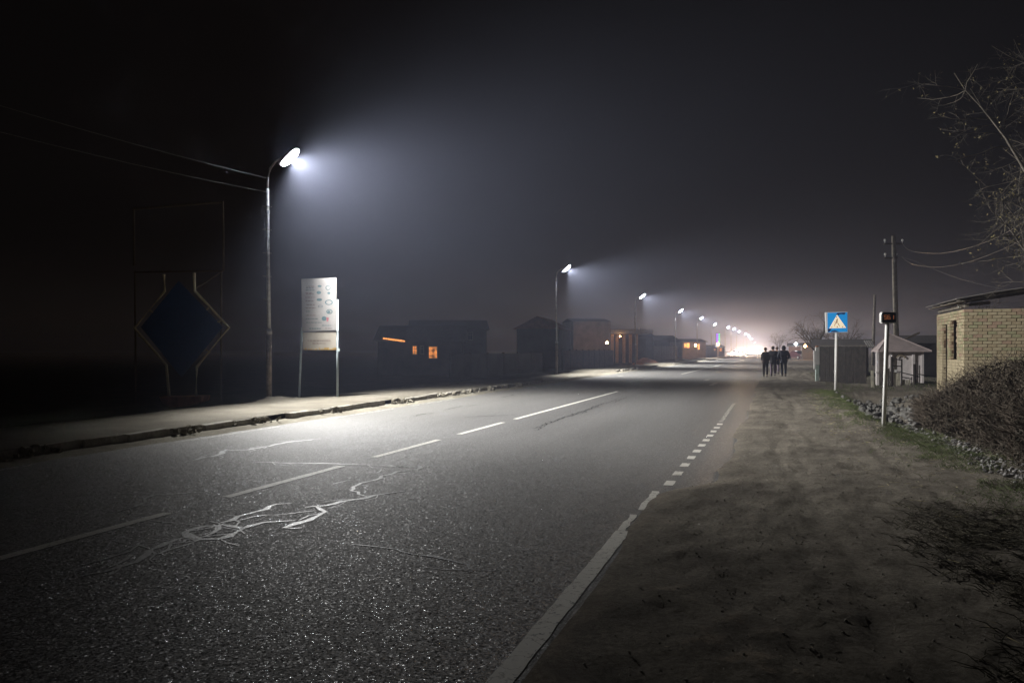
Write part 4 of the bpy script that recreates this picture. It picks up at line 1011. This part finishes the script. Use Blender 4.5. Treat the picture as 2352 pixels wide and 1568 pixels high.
def bare_tree():
    d = 21.0; base = P(2500, 803, d + 1); base.z = 0
    paths, rads = [], []
    limb = resample([P(2495, 700, d), P(2440, 560, d), P(2390, 450, d), P(2352, 388, d), P(2312, 320, d), P(2282, 281, d), P(2245, 235, d), P(2215, 205, d), P(2192, 168, d)], 14)
    paths2, rads2 = [limb], [np.linspace(.075, .010, 14)]
    limb2 = resample([P(2495, 700, d), P(2470, 500, d), P(2440, 330, d + .5), P(2400, 200, d + 1), P(2380, 110, d + 1)], 14)
    limb3 = resample([P(2500, 740, d), P(2420, 650, d - .5), P(2370, 600, d - .5), P(2330, 540, d - .6), P(2300, 500, d - .6)], 14)
    limb4 = resample([P(2500, 660, d), P(2440, 600, d + .7), P(2390, 520, d + .8), P(2340, 470, d + 1), P(2280, 455, d + 1)], 14)
    paths2 += [limb2, limb3, limb4]; rads2 += [np.linspace(.07, .015, 14), np.linspace(.06, .012, 14), np.linspace(.05, .012, 14)]
    # the four branches one can follow on the left of the leaning limb
    def Zm(x, y): return ((x / 2.57 + 2250) / 1.102, (y / 2.57 + 150) / 1.102)
    for pts, r0 in (([(640, 390), (560, 385), (480, 392), (410, 388), (340, 372), (318, 355)], .017), ([(680, 425), (620, 435), (550, 445), (510, 462), (450, 470), (425, 440)], .013),
                    ([(735, 492), (680, 482), (610, 478), (550, 478), (500, 488), (480, 505)], .012), ([(785, 578), (740, 568), (700, 570), (640, 592), (590, 615), (520, 630), (430, 655), (385, 650)], .018),
                    ([(830, 660), (780, 685), (720, 712), (650, 725)], .010), ([(875, 760), (800, 800), (760, 840), (690, 880)], .014), ([(870, 880), (780, 905), (700, 935), (600, 955)], .014),
                    ([(870, 1000), (800, 1010), (760, 1070), (750, 1120), (790, 1200), (860, 1250)], .014), ([(860, 1170), (790, 1190), (760, 1240), (820, 1290), (875, 1285)], .012)):
        pp = resample([P(*Zm(x, y), d - .3) for x, y in pts], 14); paths2.append(pp); rads2.append(np.linspace(r0, r0 * .3, 14))
        for k in range(3, 13, 2):
            t = pp[k] - pp[k - 1]; t /= np.linalg.norm(t)
            grow(paths, rads, pp[k], t + rng.normal(0, .6, 3), rng.uniform(.25, .6), .006, 1, .3, -.02)
    for lb, n in ((limb, 12), (limb2, 26), (limb3, 30), (limb4, 24)):
        for _ in range(n):
            k = rng.integers(2, 13); t = lb[k] - lb[k - 1]; t /= np.linalg.norm(t); s = rng.normal(0, 1, 3); s /= np.linalg.norm(s)
            L_ = rng.uniform(.7, 1.5)
            grow(paths, rads, lb[k], t * .5 + s, L_, .014, 2, .3, .02)
    for _ in range(38):
        s = rng.normal(0, 1, 3); s[2] = abs(s[2]); s /= np.linalg.norm(s)
        st = np.array(tuple(P(rng.uniform(2390, 2540), rng.uniform(150, 640), d + rng.uniform(-1, 1.5))))
        grow(paths, rads, st, s + np.array([-.4, 0, .2]), rng.uniform(.8, 1.6), .014, 2, .3, .02)
    r = empty('bare_tree', base, 0, 'bare leaning tree with long thin branches at the right edge', 'tree')
    q = MB(); q.tube([base - UP * .2, base + UP * 1.2, P(2495, 690, d)], [.24, .19, .14], 12); q.build('trunk', BARK, r, base, smooth=True)
    o = tubes('limb', paths2, rads2, BARK, 7, r); o.data.transform(Matrix.Translation(-base))
    o = tubes('twigs', paths, rads, BARK, 3, r); o.data.transform(Matrix.Translation(-base)); tag(o, kind='stuff')
    # a few withered leaves left on the twigs
    allp = np.concatenate([p[3:] for p in paths]); sel = allp[rng.choice(len(allp), 2000)]
    V, Fc = leaf_cloud(sel + rng.normal(0, .03, sel.shape), .035)
    o = np_mesh('withered_leaves', V, Fc, LEAF, r, smooth=False); o.data.transform(Matrix.Translation(-base)); tag(o, kind='stuff')
def leaf_cloud(c, s):
    n = len(c); a = rng.normal(0, 1, (n, 3)); a /= np.linalg.norm(a, axis=1, keepdims=True); b = np.cross(a, rng.normal(0, 1, (n, 3))); b /= np.linalg.norm(b, axis=1, keepdims=True)
    m = np.cross(a, b); sc = s * rng.uniform(.5, 1.3, (n, 1))
    V = np.stack([c - a * sc, c + b * sc * .45 + m * sc * .15, c + a * sc, c - b * sc * .45 + m * sc * .15], 1).reshape(-1, 3)
    return V, np.arange(4 * n).reshape(n, 4)
bare_tree()

def thicket():
    """tangled dry brush along the ditch, lower towards its far end"""
    N = 15000
    Yc = rng.uniform(9.5, 20.8, N)
    Xf = 3.02 + .22 * vnoise(Yc * .9, Yc * 0) * 2 + .25 * sm(Yc, 13, 9.5)
    dep = rng.random(N) ** 1.7 * 2.6; Xc = Xf + dep
    top = (1.42 + .16 * fbm(Xc * 1.2, Yc * 1.2, 3) + .10 * sm(dep, 0, 1.6)) * (1 - .48 * sm(Yc, 16.2, 20.6)) * np.clip(.52 + dep * .75, 0, 1)
    top = top * (1 - .75 * sm(Yc, 20.0, 20.8))
    z = rng.random(N) ** .8 * top
    st = np.stack([Xc, Yc, z], 1)
    d = rng.normal(0, 1, (N, 3)); d[:, 2] = np.abs(d[:, 2]) * .8 + .1; d[:, 0] -= .35; d /= np.linalg.norm(d, axis=1, keepdims=True)
    L_ = rng.uniform(.06, .28, (N, 1)); curl = rng.normal(0, .25, (N, 3))
    pth = np.stack([st, st + d * L_ * .5 + curl * L_ * .15, st + d * L_ + curl * L_ * .5], 1)
    r0 = rng.uniform(.0025, .0055, (N, 1)); rad = r0 * np.array([[1, .8, .35]])
    o = tubes('dry_thicket', pth, rad, TWIG, 3)
    tag(o, 'tangled mass of dry brown brush in front of the brick house', 'thicket', kind='stuff')
    # dense inner mass of dead leaves
    N2 = 70000; Y2 = rng.uniform(9.5, 20.8, N2); Xf2 = 3.10 + .22 * vnoise(Y2 * .9, Y2 * 0) * 2 + .25 * sm(Y2, 13, 9.5); dp = rng.random(N2) ** 1.5 * 2.4
    X2 = Xf2 + dp; tp = (1.34 + .16 * fbm(X2 * 1.2, Y2 * 1.2, 3) + .1 * sm(dp, 0, 1.6)) * (1 - .48 * sm(Y2, 16.2, 20.6)) * np.clip(.50 + dp * .75, 0, 1) * (1 - .75 * sm(Y2, 20, 20.8))
    V, Fc = leaf_cloud(np.stack([X2, Y2, rng.random(N2) ** .75 * tp], 1), .032)
    o2 = np_mesh('dead_leaves', V, Fc, mat('dead_leaf', (.105, .084, .060), rough=.9, var=.55, scale=1.2, col2=(.04, .036, .024)), o, smooth=False); tag(o2, kind='stuff')
thicket()

def rocks(name, pts, sizes, m, label, kind='stuff', cat='rubble'):
    base = []
    for _ in range(6):
        q = MB(); q.ball((0, 0, 0), 1, 6, 4); v = np.array(q.v); v *= 1 + rng.normal(0, .18, v.shape); base.append((v, q.f))
    V = []; Fa3 = []; n = 0; q = MB()
    for p, s in zip(pts, sizes):
        v, f = base[rng.integers(6)]; a = rng.uniform(0, 6.28); R = np.array(Matrix.Rotation(a, 3, 'Z') @ Matrix.Rotation(rng.uniform(0, 3), 3, 'X'))
        q.add([tuple(x) for x in (v * s * np.array([1, .8, .6])) @ R.T + p], f)
    return tag(q.build(name, m), label, cat, kind=kind)
n = 420; Y = rng.uniform(17.5, 31, n); X = 2.95 + rng.normal(0, .55, n) + .02 * (Y - 17)
X = np.clip(X, 2.15, 4.6)
Z = np.array(right_h(X, Y)) + rng.uniform(0, .10, n)
rocks('rubble', np.stack([X, Y, Z], 1), rng.uniform(.04, .17, n) * (rng.random(n) ** .5), STONE, 'broken stones and rubble filling the ditch between the two signs')
n = 600; Y = rng.uniform(9.5, 19, n); X = 2.78 + .22 * vnoise(Y * .9, Y * 0) * 2 + .25 * sm(Y, 13, 9.5) + rng.normal(0, .13, n)
rocks('pebble_line', np.stack([X, Y, np.array(right_h(X, Y)) + .012], 1), rng.uniform(.012, .045, n), mat('pale_pebble', (.24, .23, .22), rough=.85, var=.4, scale=4), 'line of pale pebbles along the foot of the dry thicket', cat='pebbles')
n = 2600; Y = 2.5 + 20 * rng.random(n) ** 1.6; X = rng.uniform(-.9, 3.4, n)
rocks('gravel', np.stack([X, Y, np.array(right_h(X, Y)) + .004], 1), rng.uniform(.003, .011, n), mat('brown_gravel', (.26, .24, .20), var=.4), 'small gravel scattered over the dirt verge', cat='gravel')
def blades(name, X, Y, L_, lean, r, m, label, hf=right_h, cat='grass', flat=False):
    n = len(X); Z = np.array(hf(X, Y)) - .005; st = np.stack([X, Y, Z], 1)
    a = rng.uniform(0, 2 * np.pi, n); d = np.stack([np.cos(a) * lean, np.sin(a) * lean, np.full(n, .03 if flat else 1.)], 1); d /= np.linalg.norm(d, axis=1, keepdims=True)
    L_ = L_[:, None]; bend = np.stack([np.cos(a), np.sin(a), -np.ones(n) * (0 if flat else .5)], 1) * L_ * .35
    if flat: st[:, 2] += .012
    p = np.stack([st, st + d * L_ * .55, st + d * L_ + bend * (0 if flat else 1)], 1)
    if flat: p[:, 2, 2] = np.maximum(p[:, 2, 2], Z + .008)
    o = tubes(name, p, np.full((n, 1), r) * rng.uniform(.6, 1.3, (n, 1)) * np.array([[1, .8, .3]]), m, 3)
    return tag(o, label, cat, kind='stuff')
n = 9000; Y = rng.uniform(13, 34, n); X = 2.05 + rng.normal(0, .38, n) + .6 * sm(Y, 18, 13)
k = fbm(X * 2, Y * 1.2, 3) > -.12; blades('green_grass', X[k], Y[k], rng.uniform(.04, .13, k.sum()), .7, .0035, GRASS, 'short green grass along the ditch edge between the two signs')
n = 7000; Y = rng.uniform(6.5, 18, n); X = 2.5 + rng.normal(0, .35, n) + .15 * sm(Y, 13, 9); k = fbm(X * 2 + 9, Y * 1.2, 3) > -.05
blades('green_grass', X[k], Y[k], rng.uniform(.03, .10, k.sum()), .8, .003, GRASS, 'thin grass along the foot of the dry thicket')
# dark patch of dry weeds and litter, lower right
n = 34000; Y = rng.uniform(2.6, 9.6, n); X = rng.uniform(.9, 4.0, n)
k = (X > 1.05 + .02 * Y + .45 * fbm(X * .9, Y * .9, 3)) & (fbm(X * 1.8 + 3, Y * 1.8, 3) > -.28) & (Y < 9.3 - .5 * vnoise(X * 3, Y * 0))
k &= rng.random(n) < np.clip((X - (1.0 + .02 * Y + .45 * fbm(X * .9, Y * .9, 3))) * 1.3, .04, .8) * np.clip((9.5 - Y) * .7, .1, 1)
DW = mat('dark_weeds', (.085, .076, .050), rough=.9, var=.5, scale=3)
blades('dark_weeds', X[k], Y[k], rng.uniform(.05, .16, k.sum()), 1.6, .0035, DW, 'dark matted weeds in the lower right corner', cat='weeds')
n = 330; Y = rng.uniform(2.8, 13.5, n); X = rng.uniform(.4, 4.0, n); k = X > .6 + .18 * (9 - np.abs(Y - 8)) * .4
blades('straw', X[k], Y[k], rng.uniform(.03, .13, k.sum()), 1., .0030, STRAW, 'scattered pale bits of straw on the dirt verge', cat='straw', flat=True)
n = 700; Y = rng.uniform(15, 33, n); X = rng.uniform(1.0, 2.9, n)
blades('straw', X, Y, rng.uniform(.03, .10, n), 1., .004, STRAW, 'pale straw bits in the grass near the signs', cat='straw', flat=True)
n = 12000; Y = rng.uniform(9, 40, n); X = -13.95 - np.abs(rng.normal(0, .55, n))
blades('verge_grass', X, Y, rng.uniform(.05, .16, n), .6, .005, GRASS, 'dark grass behind the left pavement', hf=lambda X, Y: left_h(X, Y))
n = 2600; Y = rng.uniform(33, 60, n); X = rng.uniform(2.2, 8, n)
blades('verge_grass', X, Y, rng.uniform(.05, .14, n), .6, .006, GRASS, 'low grass in front of the kiosk')

n = 2600; Y = 2.6 + 16 * rng.random(n) ** 1.4; X = rng.uniform(-.7, 3.6, n); k = fbm(X * 1.1 + 30, Y * .8, 4) > .02 - .12 * (X > 1.2)
V, Fc = leaf_cloud(np.stack([X[k], Y[k], np.array(right_h(X[k], Y[k])) + .012], 1), .016)
V[:, 2] = np.repeat(np.array(right_h(X[k], Y[k])), 4) + .006 + .4 * np.abs(V[:, 2] - np.repeat(np.array(right_h(X[k], Y[k])), 4) - .006)
tag(np_mesh('leaf_litter', V, Fc, mat('litter', (.32, .27, .17), var=.5, scale=9, col2=(.13, .11, .08)), smooth=False), 'dead leaf litter scattered over the dirt verge', 'leaf litter', kind='stuff')
def small_tree(x, d, h, w, label, nlv=2600, depth=3):
    base = P(x, 803, d); base.z = 0; paths, rads = [], []
    r = empty('tree', base, 0, label, 'tree', 'bare trees on the right')
    q = MB(); q.tube([(0, 0, -.1), (.1, 0, h * .2), (.05, .1, h * .42)], [.16, .13, .09], 8); q.build('trunk', BARK, r, smooth=True)
    for k in range(9):
        a = k * .7 + rng.random(); grow(paths, rads, (.05, .05, h * rng.uniform(.2, .42)), (math.cos(a) * w, math.sin(a) * w, 1.), h * .5, .06, depth, .25, 0)
    o = tubes('crown', paths, rads, BARK, 3, r)
small_tree(1872, 62, 4.6, .7, 'dark bare tree behind the shed roof, nearest the far orange lamp')
small_tree(1935, 72, 4.4, .8, 'dark bare tree between the crossing sign and the smaller power pole')
small_tree(2270, 40, 4.8, .9, 'bare tree behind the brick house roof')
small_tree(1790, 190, 7, .6, 'far bare tree above the pedestrians')

# ------------------------------------------------------------------ pedestrians
def skin_mesh(vs, es, rs, name, m, sub=1, root=0):
    me = bpy.data.meshes.new(name); me.from_pydata(vs, es, []); o = bpy.data.objects.new(name, me); COL.objects.link(o)
    sk = o.modifiers.new('s', 'SKIN'); sk.use_smooth_shade = True
    for i, r in enumerate(rs):
        d = me.skin_vertices[0].data[i]; d.radius = (r, r) if not isinstance(r, tuple) else r; d.use_root = (i == root)
    if sub: ss = o.modifiers.new('ss', 'SUBSURF'); ss.levels = ss.render_levels = sub
    dg = bpy.context.evaluated_depsgraph_get(); ev = bpy.data.meshes.new_from_object(o.evaluated_get(dg))
    bpy.data.objects.remove(o); ev.materials.clear(); ev.materials.append(m)
    for p in ev.polygons: p.use_smooth = True
    return ev
SKIN = mat('skin', (.42, .27, .20), rough=.6, var=.08)
def person(x, yfeet, d, ht, label, coat, legs, hairc, stride=.16, long_coat=.0, hood=False, slim=1., lean=0., bag=False, elb=.27):
    base = P(x, yfeet, d); base.z = .02
    r = empty('person', base, .05 * lean, label, 'person')
    s = ht / 1.75
    def S(v): return (v[0] * s * slim, v[1] * s, v[2] * s)
    hipL, hipR = (-.09, 0, .92), (.09, 0, .92)
    kL, kR = (-.09, .05 + stride * .5, .49), (.10, -.02 - stride * .3, .50)
    aL, aR = (-.08, stride, .09), (.09, -stride, .12)
    tL, tR = (-.08, stride + .15, .04), (.10, -stride + .12, .04)
    shL, shR = (-.18, 0, 1.42), (.18, 0, 1.42)
    eL, eR = (-elb, -.06, 1.16), (elb * 1.03, -.04, 1.15)
    wL, wR = (-.21, .09, .98), (.21, .09, .98)
    body_v = [(0, 0, .95), (0, .0, 1.12), (0, -.01, 1.32), (0, -.01, 1.45), (0, .01, 1.52), (0, .02, 1.60), (0, .02, 1.69),
              shL, eL, wL, shR, eR, wR, hipL, kL, aL, tL, hipR, kR, aR, tR]
    body_e = [(0, 1), (1, 2), (2, 3), (3, 4), (4, 5), (5, 6), (3, 7), (7, 8), (8, 9), (3, 10), (10, 11), (11, 12), (0, 13), (13, 14), (14, 15), (15, 16), (0, 17), (17, 18), (18, 19), (19, 20)]
    body_r = [.13, .12, .14, .10, .055, .085, .075, .06, .045, .03, .06, .045, .03, .09, .06, .035, .02, .09, .06, .035, .02]
    # hands, tucked towards the pockets: palm, four fingers and a thumb each
    for w_, sx, iw in ((wL, -1, 9), (wR, 1, 12)):
        palm = (w_[0] - sx * .01, w_[1] + .05, w_[2] - .06); ip = len(body_v); body_v.append(palm); body_e.append((iw, ip)); body_r.append(.034)
        for k, (off_, ln) in enumerate(((-.024, .07), (-.008, .08), (.008, .075), (.024, .06))):
            a = (palm[0] + off_ * .9, palm[1] + .03, palm[2] - .035); b = (a[0], a[1] + .012, a[2] - ln * .5); i0 = len(body_v)
            body_v += [a, b]; body_e += [(ip, i0), (i0, i0 + 1)]; body_r += [.010, .008]
        i0 = len(body_v); body_v += [(palm[0] - sx * .035, palm[1] + .03, palm[2] - .01)]; body_e += [(ip, i0)]; body_r += [.010]
    sl = lambda rs: [q_ * s for q_ in rs]
    link('body', skin_mesh([S(v) for v in body_v], body_e, sl(body_r), 'body', SKIN, 1), r)
    # face: nose and ears
    q = MB(); q.tube([S((0, .105, 1.64)), S((0, .13, 1.605))], [.008 * s, .015 * s], 5)
    q.ball(S((-.082, .02, 1.615)), .022 * s, 6, 4, (.4, 1, 1.4)); q.ball(S((.082, .02, 1.615)), .022 * s, 6, 4, (.4, 1, 1.4)); q.build('face', SKIN, r, smooth=True)
    # trousers and shoes
    tv = [(0, 0, .95), hipL, kL, (aL[0], aL[1], aL[2] - .01), hipR, kR, (aR[0], aR[1], aR[2] - .01)]
    link('trousers', skin_mesh([S(v) for v in tv], [(0, 1), (1, 2), (2, 3), (0, 4), (4, 5), (5, 6)], sl([.155, .115, .078, .062, .115, .078, .062]), 'trousers', legs, 1), r)
    shoe = M('dark_shoe', (.02, .02, .02), rough=.5)
    for a_, t_ in ((aL, tL), (aR, tR)):
        q = MB(); q.tube([S((a_[0], a_[1] - .05, .05)), S((a_[0], a_[1] + .05, .055)), S((t_[0], t_[1] + .03, .04))], [.045 * s, .05 * s, .035 * s], 8); q.build('shoe', shoe, r, smooth=True)
    lc = .92 - long_coat
    cv = [(0, 0, 1.02), (0, 0, 1.22), (0, -.01, 1.40), (0, -.005, 1.475), shL, eL, (wL[0], wL[1] - .01, wL[2] + .02), shR, eR, (wR[0], wR[1] - .01, wR[2] + .02), (0, 0, lc)]
    ce = [(0, 1), (1, 2), (2, 3), (2, 4), (4, 5), (5, 6), (2, 7), (7, 8), (8, 9), (0, 10)]
    link('coat', skin_mesh([S(v) for v in cv], ce, sl([.205, .20, .185, .075, .10, .08, .06, .10, .08, .06, .215 + long_coat * .12]), 'coat', coat, 2), r)
    q = MB()
    if hood:
        q.ball(S((0, -.005, 1.63)), .135 * s, 12, 8, (.95, 1, 1.15)); q.build('hood', coat, r, smooth=True)
    else:
        q.ball(S((0, -.012, 1.665)), .108 * s, 12, 8, (.92, 1.0, .98)); q.build('hair', hairc, r, smooth=True)
    if bag:
        q = MB(); q.box(S((.30, 0, .80)), (.12 * s, .26 * s, .30 * s), j=.01); o = q.build('shoulder_bag', M('dark_bag', (.02, .02, .025)), r, bevel=.03)
    return r
coat1 = mat('dark_brown_coat', (.045, .034, .03), rough=.85, var=.3); coat2 = mat('black_coat', (.018, .017, .02), rough=.8, var=.3); coat3 = mat('navy_coat', (.015, .017, .026), rough=.8, var=.3)
tr1 = mat('dark_trousers', (.025, .02, .018), rough=.85); tr2 = mat('purple_grey_trousers', (.10, .075, .10), rough=.85); tr3 = mat('dark_jeans', (.022, .026, .04), rough=.85)
hr = mat('brown_hair', (.07, .035, .02), rough=.6); hb = mat('black_hair', (.015, .012, .01), rough=.5)
person(1758, 867, 47.8, 1.70, 'person walking nearest the road in a dark brown coat with brown hair', coat1, tr1, hr, .13, .04, slim=.90, lean=2, elb=.225)
person(1775.5, 864, 49.6, 1.78, 'person walking in the middle in a wide black coat and purple-grey trousers', coat2, tr2, hb, -.10, .24, bag=True, lean=-3, elb=.29)
person(1800, 864.5, 49.2, 1.80, 'person on the right walking in a hooded dark navy coat', coat3, tr3, hb, .05, .0, hood=True, slim=1.06, elb=.285)
person(1784.5, 862, 54, 1.76, 'person partly hidden between the black-coated and hooded walkers', mat('grey_coat', (.09, .08, .085), rough=.85), tr2, hr, .14)

# ------------------------------------------------------------------ cars
HEADL = mat('headlight_lit', (.9, .85, .7), emis=(1, .70, .40), estr=30000); HEADL.cycles.emission_sampling = 'NONE'
def make_car(bodym, lit=True):
    """nose towards -Y, 4.4 m long"""
    r = empty('car', (0, 0, 0))
    prof = [(-2.15, .38), (-2.2, .62), (-2.05, .80), (-1.15, .94), (-.5, 1.40), (.75, 1.44), (1.55, 1.02), (2.1, .98), (2.18, .55), (2.1, .35)]
    q = MB(); n = len(prof); hw = [.78, .84, .84, .84, .62, .62, .80, .84, .84, .80]
    q.add([(-w, y, z) for (y, z), w in zip(prof, hw)] + [(w, y, z) for (y, z), w in zip(prof, hw)],
          [tuple(range(n)), tuple(range(2 * n - 1, n - 1, -1))] + [(i, n + i, n + (i + 1) % n, (i + 1) % n) for i in range(n)])
    q.build('body', bodym, r, bevel=.04)
    gl = M('car_glass', (.01, .012, .014), rough=.08, spec=.6, var=0)
    q = MB(); q.add([(-.70, -1.08, 1.0), (.70, -1.08, 1.0), (.56, -.56, 1.385), (-.56, -.56, 1.385)], [(0, 1, 2, 3)])
    for v in range(4): x, y, z = q.v[v]; q.v[v] = (x, y - .035, z + .02)
    q.build('windscreen', gl, r)
    for sx in (-1, 1):
        for yy in (-1.35, 1.35):
            q = MB(); q.tube([(sx * .70, yy, .32), (sx * .87, yy, .32)], .32, 16); w_ = q.build('wheel', M('tyre', (.02, .02, .02), rough=.9), r)
            q = MB(); q.tube([(sx * .86, yy, .32), (sx * .885, yy, .32)], .19, 12); q.build('rim', STEEL, w_)
        q = MB(); q.ball((sx * .62, -2.19, .68), .21, 10, 6, (1.25, .5, .85))
        q.build('headlight', HEADL if lit else M('headlight_off', (.4, .4, .4), rough=.2), r, smooth=True)
        if lit:
            q = MB(); q.ball((sx * .56, -2.24, .40), .12, 10, 6, (1.2, .5, .9)); q.build('added_glare_ball', HEADL, r, smooth=True)  # lit balls added to widen the glare, like the oversized headlights above
            ld = bpy.data.lights.new('headlight_beam', 'SPOT'); ld.energy = 60000; ld.color = (1, .68, .42); ld.spot_size = math.radians(150); ld.spot_blend = 1; ld.shadow_soft_size = .09
            lo = bpy.data.objects.new('headlight_beam', ld); COL.objects.link(lo); lo.parent = r; lo.location = (sx * .62, -2.42, .68)
            lo.rotation_euler = Vector((0, -1, -.02)).to_track_quat('-Z', 'Y').to_euler()
    q = MB(); q.box((0, -2.19, .60), (.8, .05, .14)); q.build('grille', M('grille', (.03, .03, .03)), r)
    q = MB(); q.box((0, -2.2, .42), (1.5, .12, .14)); q.build('bumper', M('bumper', (.12, .12, .12)), r)
    return r
silver = mat('silver_paint', (.35, .35, .36), rough=.35, metal=.6, var=.02)
car = make_car(silver); SPOTS = [(1695.5, 215, 'oncoming car with the nearest glaring headlights'), (1733, 330, 'oncoming car with glaring headlights behind the nearest one'), (1745, 385, 'far oncoming car with headlights beside the pedestrians')]
for i, (x, d, lb) in enumerate(SPOTS):
    o = car if i == 0 else copy_tree(car); p = P(x, 803, d); o.location = (p.x, p.y, 0)
    v = Vector((p.x, p.y)); o.rotation_euler = (0, 0, math.atan2(p.x, -p.y) * .0 + math.atan2(-p.x, p.y) * .9 * -1 * -1)
    tag(o, lb, 'car', 'oncoming cars')
dc = make_car(mat('dark_red_paint', (.05, .015, .018), rough=.35, var=.05), lit=False); p = P(1833.5, 803, 138); dc.location = (p.x, p.y, .02); dc.rotation_euler = (0, 0, .5)
tag(dc, 'dark parked car right of the pedestrians under the white lamp', 'car')
